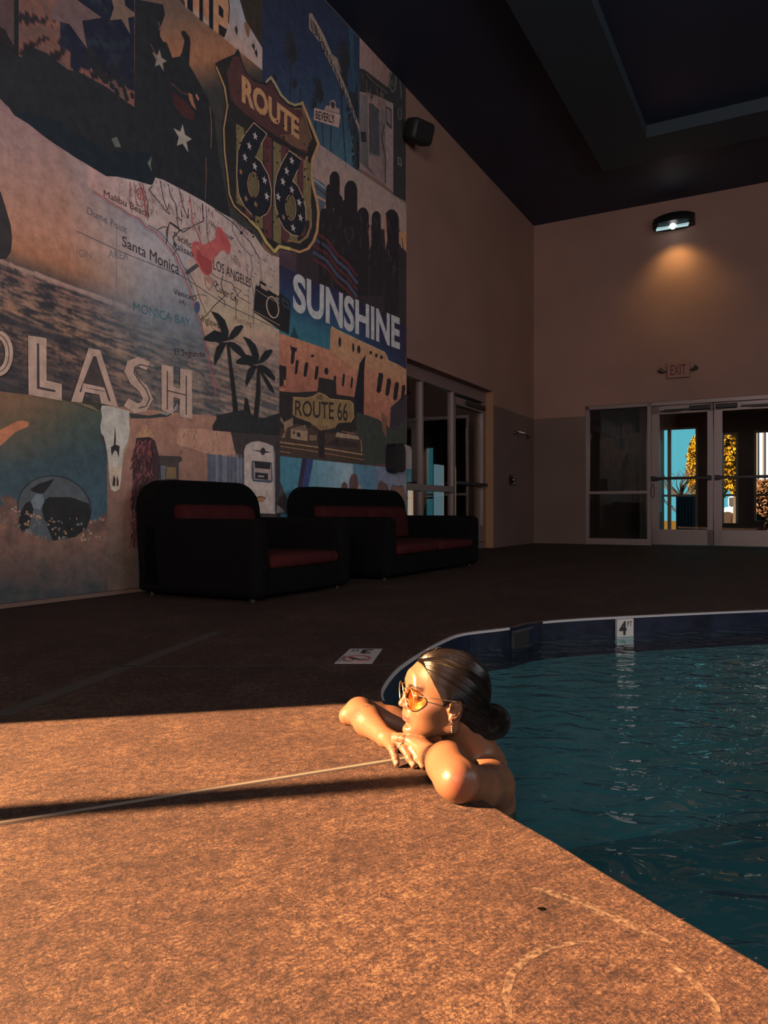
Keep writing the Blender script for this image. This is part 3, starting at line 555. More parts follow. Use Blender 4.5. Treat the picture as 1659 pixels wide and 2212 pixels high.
class Paint:
    top = 0.0
    def __init__(s, lay): s.v = []; s.f = []; s.c = []; s.lay = Paint.top
    def poly(s, pts, col, up=0):                                          # col: one colour, or one per corner
        b = len(s.v); s.lay += .02; L_ = s.lay+up
        P3 = [wp(x, y, L_) for x, y in pts]; s.v += P3
        cc = [alb(c) for c in col] if isinstance(col[0], (tuple, list)) else [alb(col)]*len(pts)
        s.c += cc; tr = tessellate_polygon([[Vector((x, y, 0)) for x, y in pts]]); s.f += [tuple(i+b for i in t) for t in tr]; return s
    def line(s, pts, w, col, closed=False, dash=None):
        if closed: pts = list(pts)+[pts[0]]
        for i in range(len(pts)-1):
            (x0, y0), (x1, y1) = pts[i], pts[i+1]; d = math.hypot(x1-x0, y1-y0)
            if d < 1e-6 or (dash and random.random() < dash): continue
            nx, ny = -(y1-y0)/d*w/2, (x1-x0)/d*w/2; ex, ey = (x1-x0)/d*w*.3, (y1-y0)/d*w*.3
            s.poly([(x0-ex+nx, y0-ey+ny), (x1+ex+nx, y1+ey+ny), (x1+ex-nx, y1+ey-ny), (x0-ex-nx, y0-ey-ny)], col)
        return s
    def oval(s, cx, cy, rx, ry, col, n=20, sl=0.0):
        return s.poly([(cx+rx*math.cos(a), cy+ry*math.sin(a)+sl*rx*math.cos(a)) for a in [2*math.pi*i/n for i in range(n)]], col)
    def ovline(s, cx, cy, rx, ry, w, col, a0=0, a1=6.2832, n=26, sl=0.0, dash=None):
        return s.line([(cx+rx*math.cos(a0+(a1-a0)*i/n), cy+ry*math.sin(a0+(a1-a0)*i/n)+sl*rx*math.cos(a0+(a1-a0)*i/n)) for i in range(n+1)], w, col, False, dash)
    def star(s, cx, cy, r, col, sq=.7, rot=0, sl=.6):
        pts = []
        for i in range(10):
            a = -math.pi/2+i*math.pi/5+rot; q = r if i % 2 == 0 else r*.42; x_ = q*math.cos(a)*sq; pts.append((cx+x_, cy+q*math.sin(a)+x_*sl))
        return s.poly(pts, col)
    def grid(s, x0, x1, ytop, ybot, fn, nx=60, ny=60):                     # a whole picture: colours vary smoothly over it
        b = len(s.v); s.lay += .02
        for j in range(ny+1):
            for i in range(nx+1):
                px = x0+(x1-x0)*i/nx; t = j/ny; py = ytop(px)*(1-t)+ybot(px)*t; s.v.append(wp(px, py, s.lay)); s.c.append(alb(fn(px, py, t)))
        s.f += [(b+j*(nx+1)+i, b+(j+1)*(nx+1)+i, b+(j+1)*(nx+1)+i+1, b+j*(nx+1)+i+1) for j in range(ny) for i in range(nx)]; return s
    def text(s, txt, p0, p1, h0, col, bold=0.0, h1=None, res=3, wob=0.0):  # baseline p0 to p1, capital height in pixels at each end
        v, f = text_mesh(txt, res, bold); xs = [q.x for q in v]; x0, x1 = min(xs), max(xs); H = 0.69; s.lay += .05; b = len(s.v); h1 = h0 if h1 is None else h1
        A, Bp = wp(*p0, s.lay), wp(*p1, s.lay); hA = (wp(p0[0], p0[1]-h0, s.lay)-A).z; hB = (wp(p1[0], p1[1]-h1, s.lay)-Bp).z
        for q in v:
            t = (q.x-x0)/(x1-x0); s.v.append(A.lerp(Bp, t)+Vector((0, 0, q.y/H*(hA*(1-t)+hB*t))))
        s.c += [alb(col)]*len(v); s.f += [tuple(i+b for i in t) for t in f]; return s
    def build(s, name, parent=None):
        Paint.top = s.lay+.02
        o = mk(name, s.v, s.f, INKM, parent or mural); me = o.data; a = me.color_attributes.new('ink', 'FLOAT_COLOR', 'POINT')
        a.data.foreach_set('color', np.array([(*c, 1) for c in s.c], np.float32).ravel()); return o
def noise2(x, y, sc, seed=0):
    from mathutils import noise as nz_; return nz_.noise(Vector((x/sc, y/sc, seed)))
def mixc(a, b, t): t = max(0, min(1, t)); return tuple(a[i]*(1-t)+b[i]*t for i in range(3))
def ramp(stops, t):
    for (t0, c0), (t1, c1) in zip(stops[:-1], stops[1:]):
        if t <= t1: return mixc(c0, c1, (t-t0)/(t1-t0+1e-9))
    return stops[-1][1]
VX, VY = 1716.0, 1103.0
def vl(x0, y0): return lambda px: VY+(y0-VY)*(VX-px)/(VX-x0)               # a level line on the wall through one measured point
ceilY = lambda px: HY-(CEIL-EYE-.01)*(0.5497-(px-CX)/FPX)/4.536*FPX
DK = (20, 22, 24); DKB = (14, 20, 26)

# star and desert-road picture, upper left
p = Paint(0)
def f1(px, py, t):
    n_ = noise2(px, py*1.4, 38, 1)+.5*noise2(px, py, 13, 2); c = mixc((62, 46, 42), (88, 52, 40), .5+n_)
    if n_ > .22: c = (26, 24, 27)
    if py < 150 and px > 150: c = (18, 22, 34)
    if px > 130 and py < .62*px+20: c = (18, 22, 34) if n_ < .28 else (24, 30, 38)
    return c
p.grid(-60, 290, ceilY, lambda q: 460, f1, 110, 150)
p.poly([(-60, -100), (30, -100), (30, 110), (-60, 60)], (52, 40, 40)); p.poly([(30, -100), (40, -100), (40, 130), (30, 124)], DK)
p.poly([(-60, 20), (0, 58), (12, 66), (18, 80), (31, 100), (31, 140), (-60, 140)], (24, 22, 24))
st1 = [(120, -20), (165, 0), (220, 38), (177, 47), (190, 108), (145, 52), (108, 28), (122, 10)]
p.poly([(112, -60), (165, -2), (222, 39), (178, 46), (190, 110), (148, 52), (104, 40), (118, 8)], (66, 52, 52)); p.line([(165, -2), (222, 39), (178, 46), (190, 110), (148, 52)], 1.6, (16, 16, 22))
p.poly([(228, -60), (240, -4), (245, 16), (236, 45), (262, 42), (281, 74), (276, 39), (297, 34), (270, 12), (262, -60)], (74, 60, 50)); p.line([(245, 16), (236, 45), (262, 42)], 1.2, (16, 16, 22))
for i in range(58):
    x_, y_ = random.uniform(185, 290), 0; y_ = 130+(x_-185)*.72+random.uniform(-34, 22)
    p.oval(x_, y_, 4.6, 7.0, (22, 24, 28), 12, .6)
p.build('starry_desert_picture')
# dark rounded silhouette sweeping down below it, the performer and dusk sky beside
p = Paint(1.0)
p.grid(290, 566, ceilY, lambda q: 600, lambda px, py, t: mixc(mixc((66, 52, 44), (98, 62, 38), (py-20)/90), (34, 34, 34), (py-140+.25*(px-400))/70), 50, 90)
p.poly([(-60, 70), (0, 96), (30, 118), (46, 124), (55, 108), (72, 103), (98, 114), (145, 150), (175, 158), (232, 190), (290, 232), (291, 0), (300, 0), (352, 10), (356, 32), (346, 60), (345, 78), (352, 90), (360, 92), (372, 125), (388, 122), (393, 112), (398, 88), (391, 72), (392, 67), (399, 67), (409, 80), (411, 92), (408, 140), (420, 160), (440, 196), (452, 220), (462, 250), (470, 330), (500, 480), (470, 470), (430, 440), (390, 420), (350, 405), (330, 400), (325, 402), (290, 394), (250, 386), (228, 380), (160, 338), (100, 300), (45, 262), (30, 250), (17, 250), (28, 249), (20, 232), (-60, 175)], (22, 25, 28))
p.poly([(17, 252), (60, 268), (160, 338), (230, 381), (325, 402), (328, 330), (240, 330), (120, 262), (60, 240)], (16, 24, 30))
p.poly([(372, 200), (395, 215), (420, 245), (418, 262), (392, 250), (376, 228)], (44, 22, 24))
p.star(344, 130, 24, (84, 76, 66)); p.star(394, 298, 30, (96, 92, 82)); p.poly([(318, 352), (327, 338), (325, 358), (328, 372)], (60, 66, 62)); p.poly([(240, 300), (252, 296), (261, 318), (248, 318)], (58, 62, 56))
p.poly([(406, 200), (414, 204), (418, 220), (424, 238), (414, 228), (408, 214)], (104, 60, 40)); p.poly([(424, 202), (430, 214), (427, 218), (422, 206)], (110, 66, 44)); p.line([(325, 95), (333, 112), (340, 130)], 2, (70, 46, 38)); p.line([(342, 48), (346, 60), (343, 64)], 2.5, (70, 44, 36))
p.line([(453, 230), (456, 262), (456, 300), (455, 320)], 1.6, (84, 56, 38)); p.line([(444, 340), (445, 380), (443, 430)], 1.4, (70, 50, 38)); p.line([(370, 180), (392, 200), (405, 205)], 3, (50, 34, 30))
p.build('performer_picture')
# chip-bag like panel with big slab letters
p = Paint(2.0)
p.poly([(330, -80), (566, -240), (566, 107), (566, 152), (513, 108), (484, 82), (400, 16), (380, -10)], (34, 30, 26))
p.poly([(390, -60), (500, -60), (530, 44), (566, 104), (566, 152), (484, 84), (400, 16)], [(90, 84, 88), (84, 90, 100), (92, 92, 98), (106, 92, 88), (110, 92, 84), (110, 88, 78), (100, 80, 70)])
for x0, w_ in ((391, 13), (416, 14), (438, 13)): p.poly([(x0, -50), (x0+w_, -50), (x0+w_, 4+(x0+w_-400)*.80), (x0, 4+(x0-400)*.80)], (112, 72, 48))
p.poly([(404, -50), (416, -50), (416, 28), (404, 18)], DKB); p.poly([(430, -50), (438, -50), (438, 48), (430, 42)], DKB); p.poly([(451, -50), (460, -50), (460, 66), (451, 58)], DKB)
p.poly([(460, -50), (488, -30), (494, 10), (494, 50), (489, 62), (472, 52), (472, 74), (460, 64)], (120, 78, 50)); p.poly([(472, 10), (478, 16), (482, 22), (482, 40), (472, 32)], DKB); p.poly([(472, 52), (490, 64), (484, 82), (472, 74)], (24, 22, 22)); p.line([(488, -40), (495, 16), (493, 50)], 2, DKB)
for a in ((509, 62, 8), (546, 98, 5), (552, 112, 6)): p.poly([(a[0]-3, a[1]), (a[0]+1, a[1]-a[2]), (a[0]+4, a[1]+2), (a[0]+3, a[1]+a[2]+8), (a[0]-1, a[1]+a[2])], (30, 28, 28))
p.poly([(527, 50), (532, 46), (540, 62), (538, 78), (535, 82), (530, 68)], (80, 54, 26))
p.build('slab_letter_picture')
# blue palm sky with the street signs
p = Paint(2.6); bot = lambda q: 292+(q-660)*.685
p.grid(566, 776, ceilY, lambda q: max(bot(q), 230), lambda px, py, t: ramp([(0, (22, 26, 40)), (.45, (24, 32, 50)), (.75, (28, 44, 60)), (1, (34, 62, 72))], (py+60)/430+.1*(px-670)/200), 30, 50)
for x0, y0, y1, l in ((628, 130, 360, -8), (590, 180, 330, -4), (681, 250, 400, 0), (735, 190, 420, 16), (648, 190, 330, -3), (696, 262, 330, 2), (714, 270, 370, 0), (770, 180, 440, 2)):
    p.line([(x0, y0), (x0+l*.5, (y0+y1)/2), (x0+l, y1)], 2.2, (24, 26, 30))
for cx, cy, rx, ry in ((624, 95, 15, 34), (631, 120, 12, 20), (683, 188, 13, 26), (690, 205, 9, 18), (676, 222, 8, 14), (740, 122, 15, 40), (742, 160, 10, 50), (634, 180, 8, 12), (590, 168, 8, 14), (762, 240, 14, 60), (768, 330, 10, 60)):
    for k in range(14):
        a = 6.283*k/14; p.poly([(cx, cy), (cx+rx*math.cos(a)*(.8+.4*random.random()), cy+ry*math.sin(a)), (cx+rx*.8*math.cos(a+.35), cy+ry*.8*math.sin(a+.35)+rx*.3)], (25, 26, 28))
p.poly([(752, 60), (764, 66), (766, 200), (760, 200)], (22, 44, 56))
p.poly([(667, 30), (673, 28), (700, 78), (742, 178), (768, 250), (776, 272), (776, 286), (745, 206), (690, 92), (667, 62)], (86, 74, 66)); p.poly([(710, 112), (728, 126), (737, 158), (722, 136)], (80, 70, 62))
sg = 'HOLLYWOOD'
for i in range(22):
    t = i/22; x0 = 671+98*t; y0 = 38+t**1.12*214; p.line([(x0, y0+2), (x0+1.5+2*(i % 2), y0+24-6*t)], 1.6, (22, 22, 24))
p.line([(671, 46), (676, 72), (684, 78), (682, 58), (674, 46)], 1.8, (22, 22, 24)); p.line([(692, 90), (694, 110), (701, 112), (698, 92), (692, 90)], 1.8, (22, 22, 24))
p.poly([(678, 233), (735, 248), (731, 276), (677, 259)], (106, 84, 76)); p.poly([(700, 238), (703, 228), (712, 229), (712, 220), (718, 215), (724, 220), (725, 232), (733, 236), (733, 246)], (96, 76, 70)); p.poly([(713, 222), (718, 219), (723, 224), (721, 235), (716, 234)], (34, 30, 32))
p.text('BEVERLY', (681, 256), (722, 267), 17, (18, 20, 24), .02, 18)
p.build('palm_boulevard_picture')
# black and white petrol pump picture
p = Paint(2.7)
p.poly([(776, ceilY(776)), (877, ceilY(877)), (877, 432), (776, 364)], [(92, 70, 66), (72, 52, 46), (70, 56, 54), (84, 68, 66)])
p.poly([(776, 148), (786, 150), (838, 190), (840, 160), (848, 146), (858, 152), (862, 172), (876, 184), (876, 434), (849, 420), (849, 226), (830, 214), (795, 200), (784, 200), (776, 198)], (30, 30, 30))
p.poly([(776, 202), (793, 208), (795, 360), (810, 380), (776, 350)], [(74, 66, 64), (66, 60, 60), (50, 48, 48), (40, 40, 40), (60, 56, 56)]); p.poly([(796, 222), (806, 226), (818, 240), (820, 340), (797, 330)], (42, 42, 46)); p.poly([(822, 232), (832, 240), (838, 262), (834, 300), (832, 404), (820, 300), (820, 250)], (66, 58, 56)); p.poly([(832, 216), (849, 224), (849, 416), (832, 402)], (86, 72, 70)); p.poly([(778, 284), (790, 286), (791, 308), (780, 306)], (26, 26, 28))
p.poly([(832, 228), (845, 236), (846, 280), (833, 268)], (40, 38, 40)); p.poly([(834, 233), (843, 240), (844, 272), (835, 262)], (72, 62, 60)); p.line([(829, 270), (824, 300), (832, 340), (832, 395)], 1.8, (22, 22, 24)); p.line([(797, 334), (808, 336), (828, 342)], 4, (66, 62, 60))
p.ovline(848, 176, 7, 22, 1.8, (70, 66, 64)); p.text('65', (844, 184), (852, 188), 14, (60, 58, 56)); p.line([(790, 160), (806, 178), (838, 202)], 2, (56, 52, 50)); p.line([(862, 160), (866, 200), (866, 214)], 1.4, (70, 66, 60))
p.ovline(863, 246, 4, 12, 1.3, (70, 66, 62)); p.poly([(858, 338), (866, 342), (867, 360), (859, 356)], (70, 64, 60)); p.poly([(860, 341), (865, 344), (865, 356), (861, 353)], (34, 32, 32))
for k in range(26): x_ = random.uniform(777, 830); y_ = 150+(x_-777)*.8+random.uniform(4, 60); p.line([(x_, y_), (x_+random.uniform(-3, 5), y_+random.uniform(6, 18))], 1.4, random.choice([(52, 50, 50), (60, 54, 50), (20, 20, 22)]))
p.build('petrol_pump_picture')
# buried-car sunset picture with the SUNSHINE band
p = Paint(2.8); tl = lambda q: 292+(q-660)*.685 if q > 655 else 289
p.grid(602, 877, tl, lambda q: 800, lambda px, py, t: ramp([(0, (92, 78, 74)), (.22, (100, 78, 70)), (.34, (118, 78, 56)), (.42, (60, 44, 44)), (.6, (40, 30, 40)), (1, (30, 24, 40))], (py-tl(px))/ (480) + (px-660)*.0002), 24, 50)
p.poly([(602, 370), (672, 380), (700, 398), (712, 420), (690, 470), (602, 440)], (46, 54, 62)); p.line([(672, 384), (708, 412)], 4, (80, 84, 88)); p.line([(672, 396), (706, 424)], 2.5, (30, 34, 40)); p.line([(676, 420), (705, 436)], 5, (104, 78, 60))
def thumb(p_, x, y, w_, yb, c=(24, 22, 24)):
    pts = [(x-w_, yb)]+[(x+w_*math.cos(a), y+w_*1.5*(1-math.sin(a))) for a in np.linspace(math.pi, 0, 9)]+[(x+w_, yb)]; p_.poly(pts, c)
p.poly([(640, 500), (690, 470), (730, 450), (780, 480), (840, 500), (877, 545), (877, 800), (640, 800)], (32, 27, 31))
for x_, y_, w_, yb in ((711, 398, 8, 600), (722, 370, 11, 450), (730, 420, 10, 640), (757, 390, 14, 640), (748, 430, 15, 640), (783, 448, 13, 640), (812, 456, 10, 640), (813, 520, 15, 640), (845, 452, 16, 680), (700, 450, 12, 640)): thumb(p, x_, y_, w_, yb)
p.poly([(828, 470), (833, 462), (836, 520), (832, 540)], (104, 70, 50)); p.poly([(795, 500), (800, 480), (802, 525), (798, 540)], (92, 66, 56)); p.poly([(862, 500), (877, 500), (877, 540), (866, 535)], (120, 76, 40))
for i in range(5):
    yy = 500+i*15; p.line([(676, yy), (705, yy+18), (728, yy+50), (748, yy+66), (770, yy+96)], 6, (42, 44, 62) if i % 2 else (54, 24, 26))
for k in range(60): x_ = random.uniform(690, 868); y_ = random.uniform(460, 600); p.line([(x_, y_), (x_+random.uniform(-4, 4), y_+random.uniform(6, 26))], 1.8, random.choice([(42, 34, 44), (48, 30, 34), (36, 36, 48), (22, 18, 22)]))
bt = lambda q: 572+(q-602)*.49 if q < 700 else 612+(q-700)*.52
def fs(px, py, t): return ramp([(0, (26, 25, 42)), (.3, (23, 36, 60)), (.55, (20, 62, 76)), (1, (20, 74, 82))], (py-bt(px))/190+(0 if px < 760 else -(px-760)*.0028))
p.grid(602, 877, bt, lambda q: 850, fs, 24, 24)
p.build('sunset_picture')
p = Paint(4.6)
p.text('SUNSHINE', (632, 667), (863, 752), 76, (118, 128, 140), .035, 62, 4)
p.build('lettering')
# adobe building with the small road sign and motel photograph
p = Paint(3.6); at_ = lambda q: 719+(q-602)*.34
def fa(px, py, t):
    n_ = noise2(px, py, 22, 5)+.5*noise2(px, py, 7, 6); c = ramp([(0, (116, 72, 48)), (.35, (102, 58, 42)), (.62, (74, 42, 36)), (.8, (36, 32, 31)), (1, (28, 29, 28))], (py-at_(px))/270+.12*n_-(0 if px < 760 else .1)); return c
p.grid(602, 877, at_, lambda q: 1001+(q-602)*.03, fa, 70, 70)
p.poly([(712, 758), (713, 712), (716, 704), (724, 710), (760, 728), (800, 746), (830, 760), (836, 770), (838, 778), (860, 788), (877, 798), (877, 830), (790, 790), (770, 800)], (128, 78, 48)); p.line([(716, 706), (724, 711), (830, 762), (838, 779), (860, 789)], 1.6, (150, 96, 60))
p.poly([(789, 766), (786, 800), (784, 960), (760, 990), (764, 860), (776, 785)], (20, 20, 26)); p.poly([(843, 880), (877, 850), (877, 1000), (838, 1000)], (34, 30, 36)); p.poly([(770, 890), (815, 905), (850, 930), (877, 900), (877, 1003), (750, 1003)], (34, 38, 34)); p.poly([(822, 890), (835, 900), (833, 945), (826, 930)], (78, 50, 34))
for x_, y_, w_, l in ((632, 750, 5, 38), (640, 778, 4, 32), (660, 783, 5, 32), (683, 791, 4.5, 30), (722, 812, 3.5, 28), (741, 808, 3.2, 28), (759, 815, 3, 24), (820, 806, 7, 44), (838, 818, 6, 38), (855, 826, 6, 40), (870, 832, 5, 36)):
    p.poly([(x_-w_*.4, y_), (x_+w_*.8, y_), (x_+w_, y_+w_*1.2), (x_+w_*.3, y_+l*.9), (x_-w_*.5, y_+l), (x_-w_*1.1, y_+l*.88), (x_-w_*.7, y_+l*.3)], (22, 22, 26))
for x_, y_, rx, ry in ((704, 802, 4.5, 8), (674, 769, 3.5, 3.5), (733, 739, 3, 11), (762, 751, 2.6, 10), (774, 755, 3.6, 9), (800, 762, 3, 4), (812, 768, 3, 4.5), (823, 772, 3, 4.5)): p.oval(x_, y_, rx, ry, (24, 24, 28), 12)
p.poly([(625, 744), (630, 750), (641, 752), (639, 760), (628, 758)], (22, 22, 26)); p.poly([(602, 788), (618, 792), (616, 830), (603, 836)], (26, 24, 26)); p.poly([(612, 820), (617, 822), (617, 832), (612, 832)], (130, 76, 34)); p.poly([(602, 836), (618, 840), (612, 846), (602, 844)], (120, 64, 38))
p.poly([(629, 722), (634, 704), (640, 722), (646, 732), (626, 728)], (18, 40, 48))
p.poly([(602, 845), (635, 848), (685, 845), (688, 815), (725, 822), (726, 852), (765, 858), (770, 930), (700, 950), (602, 925)], (28, 26, 26))
p.poly([(632, 858), (660, 860), (676, 856), (688, 848), (700, 853), (712, 862), (755, 866), (762, 872), (763, 902), (756, 912), (730, 914), (722, 925), (690, 930), (668, 912), (640, 902), (631, 896)], (88, 68, 38)); p.line([(632, 858), (660, 860), (676, 856), (688, 848), (700, 853), (712, 862), (755, 866), (762, 872), (763, 902), (756, 912)], 1.6, (110, 88, 48))
p.text('ROUTE 66', (636, 897), (750, 909), 32, (30, 28, 26), .012, 38, 3); p.text('US', (684, 862), (695, 863), 9, (30, 28, 26), .02); p.text('MOTEL', (672, 927), (715, 930), 9, (60, 40, 34), .0)
# motel strip and road
p.poly([(602, 925), (640, 915), (700, 935), (780, 940), (785, 1002), (602, 985)], (44, 34, 28))
p.poly([(606, 946), (615, 945), (612, 918), (604, 908), (606, 900), (612, 912), (632, 902), (632, 920), (620, 924)], (84, 66, 52))
p.poly([(627, 926), (658, 918), (664, 932), (663, 953), (627, 947)], (98, 78, 58)); p.poly([(625, 927), (657, 918), (665, 932)], (74, 58, 46)); p.poly([(640, 934), (648, 935), (648, 945), (640, 943)], (30, 28, 28)); p.poly([(632, 932), (636, 932), (636, 938), (632, 937)], (34, 32, 32))
for k in range(4): p.poly([(668+k*4, 940), (670+k*4, 940), (670+k*4, 952), (668+k*4, 951)], (104, 82, 60))
p.poly([(724, 940), (727, 934), (772, 942), (776, 950), (724, 944)], (98, 80, 62)); p.line([(738, 932), (768, 937)], 2, (76, 60, 48)); p.poly([(724, 948), (770, 956), (772, 968), (700, 962)], (34, 28, 28)); p.line([(779, 950), (780, 976)], 1.8, (104, 76, 48))
p.line([(602, 955), (685, 966), (782, 982)], 3, (98, 74, 48)); p.line([(604, 964), (686, 976)], 1.8, (92, 66, 44)); p.line([(700, 979), (784, 993)], 1.8, (88, 62, 42)); p.line([(604, 975), (625, 978)], 2, (96, 68, 44)); p.poly([(686, 930), (700, 932), (700, 990), (687, 988)], (28, 24, 24))
p.build('adobe_picture')
# lower desert-sky picture
p = Paint(3.0); t2 = lambda q: 985+(q-602)*.105
p.grid(596, 877, t2, lambda q: 1180, lambda px, py, t: mixc((30, 78, 92), (84, 104, 114), (px-640)/110) if px < 760 else ((44, 76, 92) if px < 808 else mixc((62, 72, 92), (74, 78, 88), (px-808)/60)), 40, 12)
p.poly([(596, 992), (600, 1030), (632, 1110), (590, 1110), (590, 992)], (40, 38, 42)); p.poly([(652, 988), (676, 992), (662, 1070), (645, 1120), (632, 1110), (648, 1040)], (30, 40, 72)); p.poly([(652, 988), (662, 990), (650, 1060), (640, 1100), (636, 1090)], (34, 28, 44))
for pts in ([(736, 1058), (737, 1046), (743, 1040), (749, 1046), (751, 1058)], [(752, 1060), (754, 1036), (758, 1026), (764, 1022), (771, 1028), (773, 1044), (783, 1060)], [(812, 1062), (816, 1046), (820, 1038), (836, 1046), (840, 1062)], [(840, 1065), (846, 1046), (856, 1050), (870, 1048), (876, 1070), (876, 1110), (840, 1110)]):
    p.poly(pts, (58, 42, 40))
p.poly([(770, 1058), (775, 1044), (780, 1054), (784, 1062)], (100, 84, 74)); p.poly([(846, 1050), (858, 1052), (872, 1052), (876, 1075), (876, 1110), (856, 1110), (848, 1080)], (74, 52, 40))
p.build('desert_sky_picture')
# map blending into a sunset sea
p = Paint(3.2)
TOPM = [(-60, 172), (0, 215), (16, 232), (30, 250), (60, 268), (100, 300), (160, 340), (228, 381), (252, 382), (290, 390), (325, 400), (331, 398), (332, 383), (350, 388), (400, 414), (440, 436), (480, 462), (500, 472), (520, 488), (550, 510), (570, 540), (585, 552), (602, 556)]
def topm(q):
    for (a, b_), (c, d_) in zip(TOPM[:-1], TOPM[1:]):
        if q <= c: return b_+(d_-b_)*(q-a)/(c-a)
    return 556
botm = lambda q: 846+(q)*.12 if q < 230 else 874+(q-230)*.22
def fm(px, py, t):
    hz = 560+px*.37                                                        # sea horizon seen slanting down the wall
    mapw = max(0, min(1, (px-150)/170+(py-hz)*-.0006)); n_ = noise2(px*.5, (py-px*.33)*2.6, 20, 9)+.5*noise2(px, (py-px*.33)*3, 9, 4)
    sky = ramp([(0, (84, 66, 68)), (.42, (98, 76, 72)), (.78, (112, 76, 58)), (.92, (104, 66, 42)), (1, (58, 46, 42))], (py-150)/(hz-150))
    d = py-hz; sea = ramp([(0, (104, 84, 76)), (22, (84, 60, 52)), (70, (92, 70, 56)), (105, (104, 74, 54)), (125, (36, 36, 40)), (150, (92, 66, 52)), (190, (62, 50, 44)), (300, (36, 36, 38))], d)
    s_ = sky if py < hz else mixc(sea, (32, 32, 36), .5+1.5*n_ if d > 10 else 0)
    coast = 300+ (py-420)*.9 if py < 560 else 400+(py-560)*.25
    land = ramp([(0, (128, 98, 96)), (.5, (116, 94, 86)), (.8, (128, 96, 74)), (1, (110, 88, 76))], (py-400)/360)
    ocean = ramp([(0, (88, 92, 100)), (.3, (104, 98, 100)), (.5, (84, 86, 90)), (.8, (58, 70, 78)), (1, (52, 58, 62))], (py-430)/400)
    m_ = land if px > coast or (py < 420+(px-215)*.62 and px > 190) else ocean
    lw = max(0, min(1, (py-690-.15*(px-400))/110)); m_ = mixc(m_, mixc((96, 78, 66), (40, 44, 48), .5+1.2*n_), lw*.85)
    return mixc(s_, m_, mapw)
p.grid(-60, 602, topm, botm, fm, 230, 170)
p.poly([(-60, 400), (0, 414), (10, 446), (22, 488), (25, 515), (22, 545), (12, 560), (-60, 560)], (32, 30, 32))
K = (34, 30, 34); RD = (104, 44, 46); BL = (44, 64, 84)
coast = [(200, 414), (225, 428), (240, 440), (262, 452), (275, 462), (300, 472), (313, 490), (335, 502), (345, 512), (362, 532), (378, 552), (386, 572), (396, 590), (402, 610), (408, 625), (416, 650), (424, 680), (432, 690), (438, 720), (446, 760), (458, 810), (466, 850)]
p.line(coast, 2.6, RD); p.line([(x_-3, y_+3) for x_, y_ in coast], 1.4, (70, 66, 72)); p.line([(x_+5, y_-3) for x_, y_ in coast[6:15]], 1.4, K)
p.line([(250, 480), (250, 650)], 1.5, (64, 72, 80)); p.line([(165, 500), (262, 545), (395, 598), (480, 655), (602, 712)], 1.7, (50, 54, 60))
for pts, w_, c in (([(328, 402), (320, 410), (345, 440), (358, 458), (366, 462)], 2, K), ([(345, 392), (352, 430), (360, 455), (364, 440)], 1.8, K), ([(362, 398), (368, 425), (378, 440), (382, 470), (392, 478), (390, 455)], 1.8, K), ([(386, 408), (392, 440), (400, 462), (404, 472), (406, 450)], 1.8, K), ([(280, 394), (279, 440), (284, 460)], 2, RD), ([(300, 396), (310, 430), (314, 470)], 3, RD), ([(306, 396), (318, 440), (318, 476)], 1.6, K),
        ([(408, 424), (412, 450), (414, 480), (428, 510), (434, 530)], 2.2, RD), ([(436, 440), (438, 478), (420, 486), (404, 496), (394, 502), (378, 488), (366, 480), (358, 500), (360, 520)], 2.2, K), ([(340, 496), (352, 490), (362, 492), (358, 526)], 2, K), ([(366, 482), (388, 498), (372, 512), (380, 540), (372, 552)], 2, K), ([(380, 470), (386, 500), (398, 494), (408, 492)], 1.8, K), ([(444, 446), (446, 500), (450, 530)], 1.4, K), ([(462, 452), (500, 480), (540, 524), (560, 560)], 1.8, K), ([(500, 480), (502, 500), (520, 530), (540, 552), (544, 580), (540, 600), (548, 640), (546, 700)], 2, (60, 66, 72)), ([(455, 590), (468, 600), (500, 612), (512, 640), (540, 656)], 1.4, K), ([(480, 596), (476, 614), (484, 640), (462, 660), (446, 680), (432, 690)], 1.8, K), ([(400, 580), (420, 612), (432, 650), (444, 676)], 1.2, K), ([(470, 640), (484, 650), (484, 662)], 1.4, K), ([(505, 620), (520, 628), (508, 640), (508, 690)], 1.2, K), ([(418, 640), (430, 636), (446, 640)], 1.2, K), ([(520, 500), (530, 560), (536, 620), (536, 690)], 1.1, (84, 66, 62)), ([(560, 560), (566, 620)], 1.1, (84, 66, 62)), ([(450, 700), (470, 720), (520, 742), (600, 770)], 1.1, (70, 56, 50)), ([(470, 690), (474, 760), (480, 830)], 1.1, (70, 56, 50)), ([(338, 660), (330, 690), (326, 720)], 1.2, (60, 68, 72)), ([(320, 700), (328, 730)], 1.4, (56, 62, 66))):
    p.line(pts, w_, c)
for k in range(150):
    x_ = random.uniform(250, 470); y0_ = topm(x_)+random.uniform(4, 70)
    if y0_ > 400+(x_-215)*.62-6: continue
    h_ = random.uniform(5, 16); p.line([(x_, y0_), (x_+random.uniform(-3, 3), y0_+h_*.5), (x_+random.uniform(-3, 3), y0_+h_)], 1.1, random.choice([(84, 60, 60), (92, 66, 64), (64, 50, 54)]))
for cx, cy, rx in ((300, 424, 6), (302, 420, 12), (302, 426, 20)): p.ovline(cx, cy, rx*.55, rx, 1.4, RD)
for k in range(40): x_ = random.uniform(500, 598); y_ = random.uniform(540, 640); p.line([(x_, y_), (x_+random.uniform(2, 7), y_+random.uniform(2, 6))], 1.6, (60, 70, 82))
p.text('Santa Monica', (262, 531), (385, 594), 22, K, .0, 25, 3); p.text('MONICA BAY', (286, 672), (410, 706), 20, (34, 68, 78), .0, 17); p.text('AREA', (232, 556), (275, 562), 16, (70, 72, 78), .0, 17); p.text('ION', (164, 552), (196, 560), 16, (84, 72, 66), .0)
